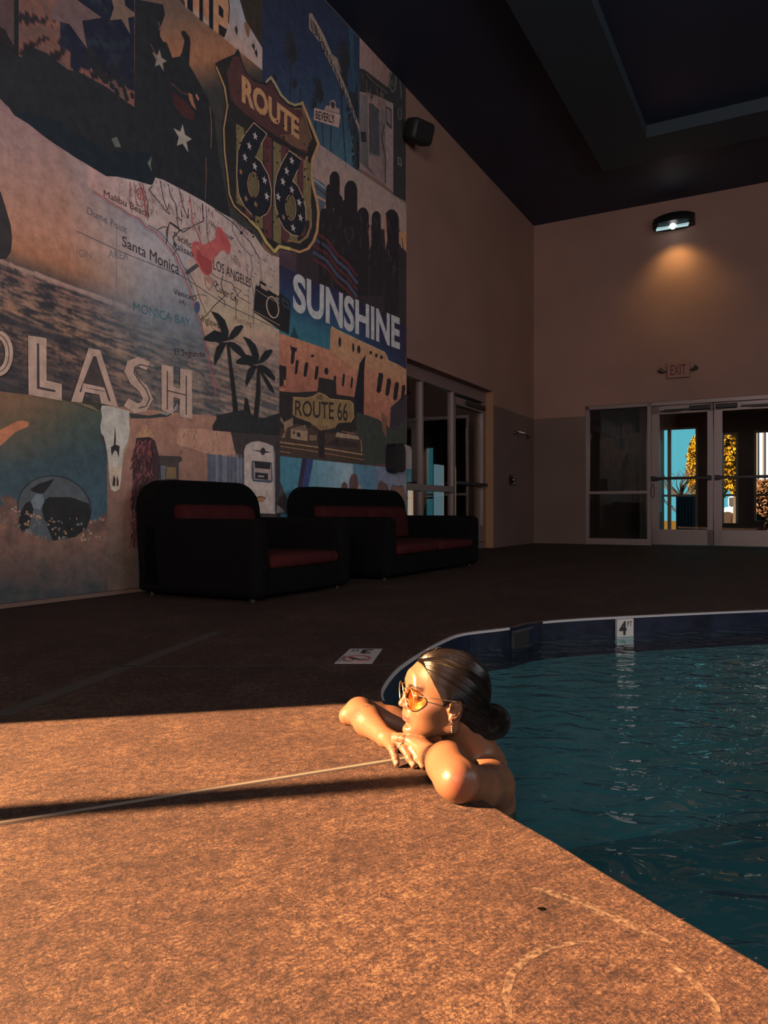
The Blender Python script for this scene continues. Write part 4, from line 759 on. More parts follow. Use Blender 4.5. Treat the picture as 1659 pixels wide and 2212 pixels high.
p.text('Pacific', (374, 514), (412, 537), 14, K, .0); p.text('Palisades', (373, 536), (428, 562), 14, K, .0); p.text('LOS ANGELES', (459, 581), (540, 622), 22, K, .0, 19); p.text('Culver City', (464, 628), (513, 656), 17, K, .0, 16); p.text('Venice', (373, 635), (412, 648), 12, K, .0); p.text('(4)', (386, 655), (399, 659), 9, K)
p.text('El Segundo', (375, 766), (441, 773), 13, K, .0); p.text('Inglewood', (434, 695), (486, 715), 15, (44, 36, 34)); p.text('Hawthorne', (484, 800), (525, 806), 12, (70, 56, 50)); p.text('Hunting', (503, 694), (542, 706), 13, (84, 64, 56)); p.text('Manhattan Beach', (325, 818), (458, 826), 15, (70, 64, 62)); p.text('Redondo Beach', (402, 868), (462, 872), 12, (66, 58, 54)); p.text('Lawndale', (468, 838), (502, 842), 10, (70, 56, 50))
p.text('GLENDALE', (500, 480), (535, 510), 12, (56, 46, 50)); p.text('Hollywood', (455, 490), (498, 520), 11, (44, 38, 46)); p.text('Hills', (498, 566), (518, 578), 16, (84, 66, 64)); p.text('Malibu Beach', (222, 424), (320, 470), 14, (52, 34, 38), .0, 14); p.text('Dume Point', (186, 462), (272, 505), 16, (64, 66, 74), .0, 16)
p.text('405', (444, 608), (453, 614), 9, (104, 34, 40)); p.line([(441, 600), (449, 598), (456, 604), (456, 620), (450, 627), (443, 618)], 1.2, (84, 40, 42), True)
p.oval(424, 664, 6, 13, (36, 50, 76), 14); p.ovline(418, 644, 4, 5, 1.2, K); p.ovline(463, 613, 3.5, 6, 1.2, K)
p.build('coast_map_picture')
# push pin
p = Paint(5.2)
p.poly([(398, 592), (402, 584), (424, 568), (430, 574), (406, 592)], (44, 42, 46))
p.poly([(412, 528), (416, 522), (426, 522), (438, 530), (462, 516), (466, 510), (464, 498), (468, 490), (476, 492), (484, 506), (494, 522), (497, 536), (494, 548), (488, 550), (484, 542), (478, 540), (466, 552), (458, 560), (456, 586), (449, 596), (440, 594), (430, 580), (418, 560), (412, 544)], (132, 44, 42))
p.poly([(425, 536), (434, 552), (448, 560), (456, 566), (454, 588), (446, 594), (434, 582), (422, 560)], (100, 34, 36)); p.poly([(468, 492), (476, 494), (490, 520), (494, 544), (484, 538), (474, 514)], (112, 38, 38)); p.poly([(418, 532), (424, 530), (430, 538), (424, 540)], (150, 66, 60))
p.build('push_pin_print')
# camera silhouette
p = Paint(5.3)
p.poly([(551, 618), (558, 618), (560, 606), (573, 614), (573, 624), (580, 628), (600, 640), (602, 632), (624, 650), (626, 660), (622, 722), (602, 712), (546, 674), (550, 618)], (22, 22, 24)); p.line([(551, 626), (572, 640), (602, 656)], 1.4, (92, 74, 62)); p.line([(547, 672), (602, 703)], 1.6, (92, 74, 62))
p.poly([(560, 612), (576, 622), (576, 630), (562, 622)], (104, 84, 72)); p.ovline(587, 664, 13, 22, 2.6, (110, 92, 76), 0, 6.2832, 30, .45); p.poly([(594, 640), (601, 644), (600, 654), (594, 650)], (76, 70, 66)); p.line([(608, 644), (620, 654), (622, 668), (610, 660), (608, 644)], 2, (30, 46, 60))
p.build('camera_print')
# surf and ball picture
p = Paint(4.2)
def fb(px, py, t):  # print colours, mildly dimmed to carry some vignette darkening
    n_ = noise2(px, py, 34, 3)+.6*noise2(px, py, 12, 4)+.3*noise2(px, py, 5, 5); edge_ = 1150-60*math.exp(-((px-20)/60)**2)+10*n_*4-(px-120)*.1
    if py > edge_-20: return mixc(mixc((56, 42, 38), (78, 56, 45), .5+n_), (30, 34, 36), (py-1180)/110+n_*.5)
    return mixc(ramp([(0, (70, 56, 38)), (.3, (42, 50, 44)), (.6, (30, 46, 52)), (1, (30, 52, 62))], (py-850+.2*px)/300), (84, 56, 36), max(0, .6-((px-20)**2+(py-860)**2)**.5/260))
p.grid(-60, 229, lambda q: 846+q*.12, vl(0, 1304), fb, 60, 90)
p.poly([(-60, 960), (0, 928), (30, 912), (46, 908), (60, 912), (58, 922), (30, 934), (0, 962), (-60, 1000)], (124, 66, 36))
p.oval(115, 1098, 79, 70, (44, 52, 56), 30, .06); p.poly([(62, 1058), (80, 1046), (116, 1034), (104, 1050), (92, 1066), (78, 1066)], DK); p.poly([(40, 1110), (52, 1088), (64, 1082), (70, 1100), (60, 1140), (46, 1152), (38, 1130)], DK); p.poly([(92, 1082), (104, 1074), (150, 1074), (190, 1088), (194, 1110), (186, 1140), (160, 1160), (112, 1168), (96, 1130), (88, 1104)], (20, 22, 23)); p.poly([(64, 1084), (76, 1066), (90, 1068), (94, 1084), (84, 1100), (70, 1098)], (58, 70, 76)); p.ovline(115, 1098, 79, 70, 2, DK, 2.6, 6.8, 30, .06)
for k in range(90): x_ = random.uniform(0, 225); y_ = random.uniform(1120, 1170)-30*math.exp(-(x_/70)**2); p.oval(x_, y_, random.uniform(1, 4), random.uniform(1, 4), random.choice([(96, 72, 56), (60, 66, 66), (84, 64, 40)]), 7)
p.build('surf_ball_picture')
# adobe wall, skull, chili string, doorway, white pump
p = Paint(4.3)
p.grid(229, 602, lambda q: 876+(q-229)*.1, vl(0, 1304), lambda px, py, t: mixc(mixc((100, 70, 56), (82, 60, 50), (py-900)/160), (50, 42, 37), (py-1050)/180+.2*noise2(px, py, 18, 8)), 40, 50)  # wall and skull print colours, with some vignette dimmed into them
p.poly([(465, 896), (602, 905), (602, 1180), (500, 1180), (486, 960), (484, 930), (467, 928)], (38, 34, 34)); p.poly([(484, 930), (496, 932), (504, 970), (510, 988), (446, 980), (380, 960), (380, 925), (466, 928)], (110, 80, 64))
p.poly([(446, 980), (524, 990), (524, 1050), (446, 1040)], (58, 62, 72))
for k in range(26): x_ = 447+k*3; p.line([(x_, 982), (x_, 1050)], 1.2, random.choice([(34, 38, 50), (76, 80, 88), (50, 56, 66)]))
p.poly([(340, 984), (388, 986), (392, 994), (384, 1000), (384, 1042), (340, 1040)], (40, 36, 36)); p.poly([(344, 1006), (356, 1006), (354, 1036), (346, 1036)], (56, 62, 68)); p.poly([(358, 1008), (378, 1010), (378, 1034), (356, 1034)], (74, 58, 34))
for k in range(40): x_ = random.uniform(378, 480); y_ = random.uniform(912, 980); p.line([(x_, y_), (x_+random.uniform(-3, 3), y_+random.uniform(2, 9))], 1.4, random.choice([(84, 60, 50), (66, 50, 40), (92, 70, 52)]))
p.poly([(128, 862), (160, 872), (200, 888), (222, 884), (224, 874), (200, 868), (150, 860)], (36, 36, 30)); p.poly([(150, 866), (196, 876), (214, 890), (190, 882)], (70, 64, 44)); p.poly([(276, 892), (320, 898), (360, 890), (386, 862), (380, 888), (360, 900), (320, 904), (280, 904)], (34, 38, 40)); p.poly([(340, 892), (372, 884), (382, 868), (380, 886), (358, 898)], (84, 84, 84))
p.poly([(218, 876), (240, 878), (262, 884), (277, 888), (276, 906), (278, 930), (275, 950), (266, 968), (262, 1000), (258, 1040), (256, 1056), (246, 1062), (238, 1058), (234, 1040), (232, 1000), (226, 960), (216, 936), (214, 920), (218, 900), (215, 884)], (146, 112, 98))
p.poly([(236, 1010), (246, 1008), (258, 1012), (256, 1052), (246, 1058), (237, 1048)], (128, 100, 84)); p.poly([(246, 918), (248, 950), (247, 964), (243, 962), (244, 950)], (34, 28, 28)); p.poly([(237, 966), (246, 960), (256, 964), (254, 990), (250, 976), (246, 972), (242, 978), (238, 988)], (30, 26, 26)); p.poly([(240, 1048), (243, 1026), (247, 1034), (246, 1052)], (34, 28, 28)); p.poly([(249, 1050), (250, 1026), (254, 1040), (253, 1050)], (34, 28, 28)); p.poly([(216, 936), (222, 944), (226, 962), (220, 956)], (40, 32, 30)); p.poly([(276, 948), (270, 960), (264, 970), (262, 984), (268, 976), (274, 962)], (96, 84, 66)); p.line([(238, 980), (240, 1010)], 1.2, (120, 96, 70)); p.line([(254, 990), (254, 1012)], 1.2, (120, 96, 70))
for k in range(22):
    a = math.pi*(.95-.9*k/21); p.line([(310, 946), (310+22*math.cos(a)*(.7+.4*random.random()), 946-26*math.sin(a)*(.7+.4*random.random()))], 1.5, (128, 84, 52))
p.line([(317, 902), (317, 920)], 1.2, (96, 70, 54))
p.poly([(292, 946), (320, 944), (332, 952), (340, 980), (344, 1010), (338, 1060), (330, 1100), (322, 1150), (300, 1180), (284, 1182), (280, 1160), (284, 1120), (280, 1080), (284, 1040), (284, 1000)], (36, 26, 28))
for k in range(300):
    t = random.random(); y_ = 950+t*225; c_ = 312-t*14; hw__ = 26*(1-.25*t) if t > .08 else 18; x_ = c_+random.uniform(-hw__, hw__-6); dx, dy = random.uniform(-7, 4), random.uniform(6, 15); w_ = random.uniform(1.6, 3.2)
    p.line([(x_, y_), (x_+dx*.4, y_+dy*.6), (x_+dx, y_+dy)], w_, random.choice([(58, 30, 34), (72, 36, 38), (44, 26, 30), (30, 22, 24), (84, 42, 42)]))
p.poly([(525, 1104), (524, 975), (528, 962), (540, 955), (556, 953), (574, 958), (587, 964), (591, 976), (592, 1110), (540, 1108)], (118, 100, 94)); p.line([(588, 966), (591, 980), (592, 1108)], 2.2, (38, 48, 66)); p.poly([(586, 970), (590, 976), (590, 1106), (587, 1106)], (96, 86, 84))
p.oval(565, 975, 5.5, 8, (32, 32, 36), 14); p.poly([(541, 972), (560, 973), (560, 977)], (44, 40, 42)); p.poly([(570, 974), (584, 977), (570, 979)], (44, 40, 42))
p.poly([(541, 995), (584, 999), (586, 1040), (580, 1043), (543, 1040), (540, 1030)], (38, 50, 64)); p.poly([(544, 998), (582, 1002), (583, 1038), (546, 1036)], (96, 84, 80)); p.poly([(546, 996), (582, 1000), (580, 1014), (548, 1011)], (26, 26, 28)); p.poly([(548, 1020), (576, 1023), (576, 1037), (548, 1034)], (26, 26, 30)); p.poly([(554, 1027), (567, 1028), (567, 1031), (554, 1030)], (96, 90, 86))
p.poly([(549, 1072), (572, 1074), (568, 1082), (560, 1086), (553, 1082)], (104, 70, 34)); p.ovline(560, 1066, 13, 18, 1.2, (84, 74, 70), -.5, 3.6)
p.line([(552, 1075), (560, 1072), (570, 1076)], 1.8, (40, 34, 32)); p.poly([(596, 960), (602, 960), (602, 1120), (594, 1110)], (34, 34, 38)); p.poly([(596, 1090), (608, 1100), (612, 1108), (594, 1108)], (84, 84, 86))
p.build('roadside_still_picture')
# palm silhouettes
p = Paint(5.4)
def frond(cx, cy, pts, c=(20, 24, 26)): p.poly([(cx+a, cy+b_) for a, b_ in pts], c)
for cx, cy in ((489, 736), (555, 786)):
    s_ = 1.0 if cx < 500 else .92
    for pts in ([(0, 0), (-10, -10), (-22, -40), (-36, -64), (-20, -58), (-6, -44), (2, -20)], [(0, 0), (-14, -18), (-30, -22), (-50, -8), (-52, -2), (-36, 2), (-24, 2), (-18, 6), (-10, 2)], [(0, 0), (6, -16), (16, -30), (30, -34), (34, -30), (24, -14), (12, -4)], [(2, 2), (14, 4), (28, 14), (40, 32), (38, 40), (24, 30), (12, 20), (4, 12)], [(-2, 4), (-14, 4), (-24, 14), (-30, 40), (-28, 54), (-20, 40), (-10, 22)]): frond(cx, cy, [(a*s_, b_*s_) for a, b_ in pts])
p.poly([(555, 786), (562, 800), (574, 818), (586, 836), (590, 850), (580, 842), (568, 822), (558, 802)], (20, 24, 26))
p.poly([(486, 740), (492, 740), (500, 800), (508, 860), (514, 905), (502, 905), (498, 850)], (22, 24, 24)); p.poly([(553, 790), (558, 790), (560, 850), (554, 912), (544, 912), (550, 850)], (22, 24, 24)); p.poly([(524, 880), (527, 858), (532, 862), (540, 900), (534, 912), (524, 910)], (22, 24, 24))
p.poly([(456, 920), (470, 896), (520, 886), (560, 905), (602, 892), (602, 940), (456, 930)], (26, 28, 30))
p.build('palm_print')
# SPLASH in inline capitals
p = Paint(6.0)
CL = (124, 92, 80); CI = (44, 38, 38)
p.poly([(57, 725), (97, 731), (97, 822), (130, 830), (130, 866), (58, 853)], CL); p.poly([(76, 742), (81, 743), (82, 836), (116, 843), (116, 848), (76, 840)], CI)
p.poly([(188, 752), (213, 757), (252, 880), (215, 872), (211, 853), (180, 847), (174, 870), (150, 868)], CL); p.poly([(198, 770), (204, 770), (236, 868), (231, 866), (222, 838), (176, 828), (172, 848), (168, 846)], CI); p.poly([(198, 788), (206, 815), (189, 811)], CI); p.line([(183, 838), (222, 846)], 1.4, CI)
p.line([(312, 789), (296, 782), (280, 788), (276, 802), (286, 822), (306, 840), (316, 862), (306, 880), (290, 882), (274, 872)], 20, CL); p.line([(316, 792), (300, 788), (288, 794), (286, 806), (298, 824), (312, 842), (320, 862), (312, 878), (296, 882)], 2.4, CI)
p.poly([(345, 788), (371, 792), (371, 836), (386, 840), (386, 796), (411, 801), (412, 906), (385, 900), (385, 862), (371, 858), (371, 896), (346, 886)], CL); p.line([(358, 802), (358, 884)], 2.6, CI); p.line([(399, 812), (399, 896)], 2.6, CI); p.line([(358, 844), (399, 854)], 2.4, CI)
p.ovline(-8, 764, 24, 40, 17, CL, -1.6, 1.7, 16); p.ovline(-8, 764, 24, 40, 2, CI, -1.6, 1.7, 16)
p.build('lettering')
# big route shield
p = Paint(7.0)
OUT = [(463, 137), (480, 128), (504, 118), (511, 106), (516, 118), (522, 140), (530, 158), (545, 172), (560, 178), (572, 178), (582, 168), (590, 180), (604, 206), (620, 222), (634, 228), (646, 225), (650, 222), (660, 250), (676, 286), (686, 312), (680, 330), (672, 345), (669, 372), (672, 400), (680, 430), (686, 460), (683, 500), (676, 522), (664, 538), (644, 546), (622, 538), (600, 534), (589, 545), (576, 530), (560, 502), (540, 478), (520, 462), (502, 445), (492, 420), (488, 380), (482, 330), (480, 280), (488, 230), (482, 190), (474, 170), (464, 146)]
p.poly(OUT, (26, 25, 26))
def inn(k): return [(575+(x_-575)*k, 330+(y_-330)*k+(x_-575)*0) for x_, y_ in OUT]
p.line(OUT[12:], 3.4, (104, 80, 44)); p.line(OUT[9:19], 5, (92, 84, 56)); p.line([(650, 224), (676, 288), (685, 312), (672, 345), (669, 372), (673, 402), (682, 436), (685, 462), (682, 500), (674, 522), (662, 538), (644, 545), (622, 538)], 5.5, (112, 80, 46)); p.line([(590, 544), (600, 533), (622, 538)], 7, (128, 96, 38)); p.line([(589, 544), (572, 524), (556, 496), (536, 476)], 6, (104, 90, 44))
p.poly([(500, 122), (514, 124), (524, 155), (545, 178), (572, 186), (584, 180), (600, 212), (622, 232), (640, 236), (650, 234), (672, 300), (664, 320), (659, 334), (620, 312), (560, 272), (520, 242), (496, 216), (486, 160), (494, 140)], (50, 30, 30)); p.poly([(650, 250), (668, 300), (660, 326), (630, 318), (600, 292), (640, 290), (646, 260)], (66, 46, 32)); p.line([(634, 236), (650, 236), (670, 300)], 2, (80, 66, 40))
stripe = [(515, 268, 545), (534, 280, 506), (556, 285, 496), (575, 290, 520), (595, 305, 530), (612, 312, 528), (630, 325, 526), (648, 335, 515), (660, 345, 480)]
for i, (x_, y0_, y1_) in enumerate(stripe):
    y1_ = min(y1_, 430+(x_-500)*1.25); c = (70, 62, 36) if i % 2 == 0 else (56, 30, 32); p.poly([(x_-8, y0_), (x_+9, y0_+10), (x_+9, y1_), (x_-8, y1_-10)], c)
p.line([(660, 340), (655, 372), (660, 410), (668, 450), (668, 490), (660, 512), (644, 524), (620, 520)], 5, (84, 62, 40))
p.text('ROUTE', (519, 217), (643, 300), 52, (122, 80, 44), .045, 40, 3)
for dx, dy in ((0, 0), (86, 58)):
    six = [(545, 266), (573, 290), (560, 314), (548, 340), (560, 350), (576, 378), (583, 410), (582, 444), (574, 462), (560, 470), (540, 464), (524, 446), (512, 420), (508, 380), (510, 330), (520, 300), (534, 280)]
    if dx: six = [(x_*.94+34+86-34+0*.0-0, y_) for x_, y_ in []] or [(621, 326), (648, 346), (640, 368), (629, 392), (640, 402), (650, 424), (657, 450), (658, 478), (652, 500), (642, 511), (628, 508), (612, 496), (600, 474), (592, 446), (589, 410), (594, 380), (606, 352)]
    p.poly(six, (19, 22, 28)); p.line(six[:2+1]+six[2:], 1.7, (120, 88, 66), True, .12)
p.oval(544, 400, 10, 25, (62, 56, 36), 20, .25); p.ovline(544, 400, 12, 27, 1.6, (110, 76, 46), 0, 6.2832, 24, .25, .08); p.oval(625, 449, 9, 24, (62, 54, 32), 20, .25); p.ovline(625, 449, 11, 27, 1.6, (110, 82, 52), 0, 6.2832, 24, .25, .08)
for x_, y_ in ((548, 295), (535, 316), (526, 341), (547, 360), (568, 390), (573, 425), (627, 348), (616, 370), (608, 393), (627, 411), (598, 426), (643, 438), (646, 471), (630, 493)): p.star(x_, y_, 10, (122, 100, 96), .6)
for x_, y_ in ((517, 372), (549, 442), (609, 470), (528, 430)): p.star(x_, y_, 8, (96, 62, 40), .6)
for k in range(110):
    x_ = random.uniform(492, 672); y_ = random.uniform(260, 520)
    p.oval(x_, y_, random.uniform(.8, 2.6), random.uniform(1, 4), (24, 23, 24), 7)
p.build('route_shield_print')
# ---------------------------------------------------------------- outside the entrance
GRS = mat('dry_lawn', (0.05, 0.04, 0.012), 0.9, var=.4, scale=6, spec=0)
g = MB(); rbox(g, -40, -T-VD-.2, -12, 30, -.5, -.12); tag(g.build('ground', GRS), kind='structure')
LEAF = mat('yellow_leaves', (0.150, 0.105, 0.012), 0.9, var=.5, scale=5, spec=0); RUST = mat('russet_leaves', (0.045, 0.024, 0.010), .7, var=.4, scale=9); BARK = mat('grey_bark', (0.008, 0.009, 0.012), .9, var=.3, scale=20)
def tree_at(px, s, h, wd, leafm, label, cat_, z0=-.12, seed=1, n=420, lean=0, ball=True, name='tree'):
    rr = random.Random(seed); base = room(s, n_far(px, s), z0); o = empty(name, base, label, cat_)
    t = MB(); t.tube([base, base+Vector((0, 0, h*.35)), base+Vector((.1, 0, h*.6))], [h*.03, h*.022, h*.012], 8)
    for k in range(26):
        a = rr.uniform(0, 6.28); z = h*rr.uniform(.15, .6); p0 = base+Vector((0, 0, z)); l = wd*rr.uniform(.5, 1.0); p1 = p0+Vector((math.cos(a)*l*.5, math.sin(a)*l*.5, l*.45)); p2 = p1+Vector((math.cos(a+.4)*l*.45, math.sin(a+.4)*l*.45, l*.4))
        t.tube([p0, p1, p2], [h*.009, h*.006, h*.002], 5)
        for _ in range(5):
            q = p1.lerp(p2, rr.random()); a2 = a+rr.uniform(-1.3, 1.3); t.tube([q, q+Vector((math.cos(a2)*l*.25, math.sin(a2)*l*.25, l*.3))], [h*.004, h*.0012], 4)
    t.build('trunk', BARK, o)
    if ball:
        L_ = MB(); L_.ball(base+Vector((0, 0, h*.60)), wd*.72, wd*.72, h*.33, 24, 16)
        for _ in range(n):
            a, b_, c = rr.gauss(0, 1), rr.gauss(0, 1), rr.gauss(0, 1); l = math.sqrt(a*a+b_*b_+c*c); r = rr.uniform(.55, 1)
            p = base+Vector((a/l*wd*r, b_/l*wd*r, h*.60+c/l*h*.42*r))
            if p.z < 0.0: continue
            sz = .05+wd*.012; u = Vector((rr.gauss(0, 1), rr.gauss(0, 1), rr.gauss(0, 1))).normalized(); w_ = u.orthogonal().normalized()
            for q in range(2):
                w2 = u.cross(w_) if q else w_
                L_.add([p-u*sz-w2*sz*.6, p+u*sz*.2-w2*sz, p+u*sz+w2*sz*.5, p-u*sz*.3+w2*sz], [(0, 1, 2, 3)])
        L_.build('foliage', leafm, o)
    return o
tree_at(1596, -12, 6.0, 1.1, LEAF, 'large golden-leaved tree seen through the right-hand entrance door', 'tree', seed=4, n=9000)
tree_at(1530, -22, 4.2, .9, LEAF, 'smaller golden tree at the right edge of the left door glass', 'tree', seed=5, n=4000)
tree_at(1470, -14, 2.6, 1.2, LEAF, 'bare leafless tree in the left door glass', 'tree', seed=6, ball=False)
tree_at(1654, -7.5, 1.4, .55, RUST, 'low russet shrub at the far right door glass', 'shrub', seed=8, n=2200, name='shrub')
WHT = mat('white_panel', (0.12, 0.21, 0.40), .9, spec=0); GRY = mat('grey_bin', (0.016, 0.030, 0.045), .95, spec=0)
def outbox(name, px0, px1, s, z0, z1, dep, m_, label, cat_, parts=None):
    a, b_ = n_far(px0, s), n_far(px1, s); o = empty(name, room(s, (a+b_)/2, z0), label, cat_); q = MB(); bb(q, a, b_, s-dep, s, z0, z1, 0, .02); q.build('body', m_, o); return o, a, b_
o, a, b_ = outbox('bin_enclosure', 1460, 1500, -6.0, -.12, .93, .8, GRY, 'grey slatted bin enclosure outside behind the left door glass', 'enclosure')
q = MB()
for k in range(6): bb(q, a+(b_-a)*(k+.35)/6, a+(b_-a)*(k+.65)/6, -6.0, -5.97, .0, .85)
q.build('slat_panel', mat('slat_grey', (.026, .045, .065), .95, spec=0), o)
o, a, b_ = outbox('white_shed', 1628, 1700, -9.0, -.12, 3.1, 2.0, WHT, 'white panelled shed outside, tall behind the far right door glass', 'shed')
q = MB()
for k in range(5): bb(q, a+(b_-a)*(k+.5)/5-.02, a+(b_-a)*(k+.5)/5+.02, -9.0, -8.97, 0, 3.0)
q.build('batten', mat('batten_tan', (.05, .06, .07), .6), o)
# parked white car, small in the distance
sc = -19; a, b_ = n_far(1566, sc), n_far(1610, sc); o = empty('car', room(sc, (a+b_)/2, -.12), 'small white car parked on the lawn beyond the right door', 'car')
q = MB(); bb(q, a, b_, sc-.8, sc+.8, .15, .70, 0, .12); bb(q, a+(b_-a)*.2, b_-(b_-a)*.25, sc-.7, sc+.7, .62, 1.15, 0, .18); q.build('body', WHT, o)
q = MB(); bb(q, a+(b_-a)*.27, b_-(b_-a)*.32, sc-.72, sc+.72, .75, 1.05); q.build('window', mat('car_glass', (.02, .03, .04), .1), o)
for f_n in (.2, .8):
    for ds in (-.75, .75):
        q = MB(); c = room(sc+ds, a+(b_-a)*f_n, .2); q.tube([c-WD*.08, c+WD*.08], .32, 16); q.build('wheel', DARKM, o)
# added blinds whose sunlit glow stands in for door reflections and a warm strip
def blindmat(name, c):
    m = bpy.data.materials.new(name); m.use_nodes = True; nt = m.node_tree; nt.nodes.remove(nt.nodes['Principled BSDF'])
    t = nt.nodes.new('ShaderNodeBsdfTranslucent'); t.inputs[0].default_value = (*c, 1); n = nt.nodes.new('ShaderNodeTexNoise'); n.inputs['Scale'].default_value = 3
    nt.links.new(t.outputs[0], nt.nodes['Material Output'].inputs[0]); return m
BL1 = blindmat('reflection_blind', (.008, .022, .052)); BL2 = blindmat('cream_blind', (.035, .040, .050))
wide = max(range(3), key=lambda i: slots[i][1]-slots[i][0])
for i_, (a, b_, z0, z1) in enumerate(slots):
    warm = z1 < 1.3; q = MB(); nsl = int((z1-z0)/.05)
    for k in range(nsl): q.add([room(a+.002, cn-.02, z0+k*.05), room(b_-.002, cn-.02, z0+k*.05), room(b_-.002, cn-.02, z0+k*.05+.0485), room(a+.002, cn-.02, z0+k*.05+.0485)], [(0, 1, 2, 3)])
    tag(q.build('stand_in_blind', BL2 if warm else BL1), ('added cream blind standing in for a warm lit strip, low beside the wall dispenser' if warm else ('wider added blue blind standing in for a door reflection behind the corner window' if i_ == wide else 'narrow added blue blind standing in for a door reflection beside the glass door, behind the corner window')), 'blind')
# ---------------------------------------------------------------- the woman: one continuous body grown from a distance field
HO = np.array([.1439, 1.72, .1385]); ha = math.radians(15)
HF = np.array([-math.cos(ha), -math.sin(ha), 0]); HL = np.array([math.sin(ha), -math.cos(ha), 0]); HU = np.array([0, 0, 1.0])
def hw(f, u, s): return HO + (HF*f + HU*u + HL*s)/1000.0                  # head frame in mm: forward, up, towards her left ear
class Field:
    def __init__(s, lo, hi, h):
        s.lo = np.array(lo, float); s.h = h; s.n = np.ceil((np.array(hi)-s.lo)/h).astype(int)+1
        s.V = np.full(s.n, 0.03, np.float32)
    def sub(s, c0, c1, pad):
        a = np.clip(np.floor((np.minimum(c0, c1)-pad-s.lo)/s.h).astype(int), 0, s.n-1); b = np.clip(np.ceil((np.maximum(c0, c1)+pad-s.lo)/s.h).astype(int)+1, 1, s.n)
        if np.any(b <= a): return None, None
        ax = [(s.lo[i]+np.arange(a[i], b[i])*s.h).astype(np.float32) for i in range(3)]
        return tuple(slice(a[i], b[i]) for i in range(3)), (ax[0][:, None, None], ax[1][None, :, None], ax[2][None, None, :])
    def mix(s, sl, d, k, op):
        A = s.V[sl]
        if op == 'add':
            hh = np.maximum(k-np.abs(A-d), 0)/k; s.V[sl] = np.minimum(A, d)-hh*hh*k*0.25
        else:
            d = -d; hh = np.maximum(k-np.abs(A-d), 0)/k; s.V[sl] = np.maximum(A, d)+hh*hh*k*0.25
    def cap(s, a, b, ra, rb, k=0.01, op='add', flat=None):                 # tapered capsule; flat = (unit vector, squash factor)
        a = np.array(a, float); b = np.array(b, float); R = max(ra, rb)
        sl, g = s.sub(a, b, R+max(k, 0.012)+0.004)
        if sl is None: return
        ba = b-a; L2 = max(float(ba@ba), 1e-12)
        p = [g[i]-a[i] for i in range(3)]
        t = np.clip((p[0]*ba[0]+p[1]*ba[1]+p[2]*ba[2])/L2, 0, 1)
        q = [p[i]-t*ba[i] for i in range(3)]
        d2 = q[0]**2+q[1]**2+q[2]**2
        if flat is not None:
            n, w = np.array(flat[0], float), flat[1]; n = n/np.linalg.norm(n); e = q[0]*n[0]+q[1]*n[1]+q[2]*n[2]; d2 = d2+(w*w-1)*e*e
        s.mix(sl, np.sqrt(d2)-(ra+t*(rb-ra)), k, op)
    def ell(s, c, A, r, k=0.01, op='add'):                                 # ellipsoid with axis rows A and radii r
        c = np.array(c, float); A = np.array(A, float); r = np.array(r, float); R = float(max(r))
        ext = np.sqrt(((A*r[:, None])**2).sum(0))
        sl, g = s.sub(c-ext, c+ext, max(k, 0.012)+0.004)
        if sl is None: return
        p = [g[i]-c[i] for i in range(3)]
        e = [(p[0]*A[j][0]+p[1]*A[j][1]+p[2]*A[j][2]) for j in range(3)]
        k0 = np.sqrt(sum((e[j]/r[j])**2 for j in range(3))); k1 = np.sqrt(sum((e[j]/r[j]**2)**2 for j in range(3)))+1e-9
        s.mix(sl, k0*(k0-1)/k1, k, op)
    def mesh(s, smooth=2):
        V = s.V; I = V < 0; n = np.array(V.shape)
        cs = np.zeros(n-1, np.uint8)
        for i in (0, 1):
            for j in (0, 1):
                for k in (0, 1): cs += I[i:n[0]-1+i, j:n[1]-1+j, k:n[2]-1+k]
        act = (cs > 0) & (cs < 8); ii, jj, kk = np.nonzero(act); N = len(ii)
        idx = np.full(n-1, -1, np.int32); idx[ii, jj, kk] = np.arange(N)
        pos = np.zeros((N, 3)); cnt = np.zeros(N)
        cor = [(i, j, k) for i in (0, 1) for j in (0, 1) for k in (0, 1)]; val = {c: V[ii+c[0], jj+c[1], kk+c[2]] for c in cor}
        for c in cor:
            for ax in range(3):
                if c[ax] == 0:
                    e = list(c); e[ax] = 1; e = tuple(e); a, b = val[c], val[e]; m = (a < 0) != (b < 0)
                    t = np.where(m, a/np.where(m, a-b, 1), 0)
                    for q in range(3): pos[:, q] += m*(c[q]+(t if q == ax else 0))
                    cnt += m
        pos /= cnt[:, None]; P = s.lo+(pos+np.stack([ii, jj, kk], 1))*s.h
        F = []
        for ax in range(3):
            o1, o2 = [(1, 2), (2, 0), (0, 1)][ax]
            s0 = [slice(1, -1)]*3; s0[ax] = slice(0, -1); s1 = list(s0); s1[ax] = slice(1, None)
            A = I[tuple(s0)]; B = I[tuple(s1)]; ch = np.nonzero(A != B)
            base = [ch[0]+(0 if ax == 0 else 1), ch[1]+(0 if ax == 1 else 1), ch[2]+(0 if ax == 2 else 1)]
            def cell(d1, d2):
                q = [base[0].copy(), base[1].copy(), base[2].copy()]; q[o1] = q[o1]+d1; q[o2] = q[o2]+d2; return idx[q[0], q[1], q[2]]
            Q = np.stack([cell(-1, -1), cell(0, -1), cell(0, 0), cell(-1, 0)], 1)
            up = A[ch]; Q[~up] = Q[~up][:, ::-1]; F.append(Q)
        F = np.concatenate(F); F = F[(F >= 0).all(1)]
        E = np.concatenate([F[:, [0, 1]], F[:, [1, 2]], F[:, [2, 3]], F[:, [3, 0]]]); E = np.concatenate([E, E[:, ::-1]])
        deg = np.bincount(E[:, 0], minlength=N)[:, None].clip(1)
        for _ in range(smooth):
            S = np.stack([np.bincount(E[:, 0], weights=P[E[:, 1], q], minlength=N) for q in range(3)], 1)/deg; P = P*0.5+S*0.5
        return P, F
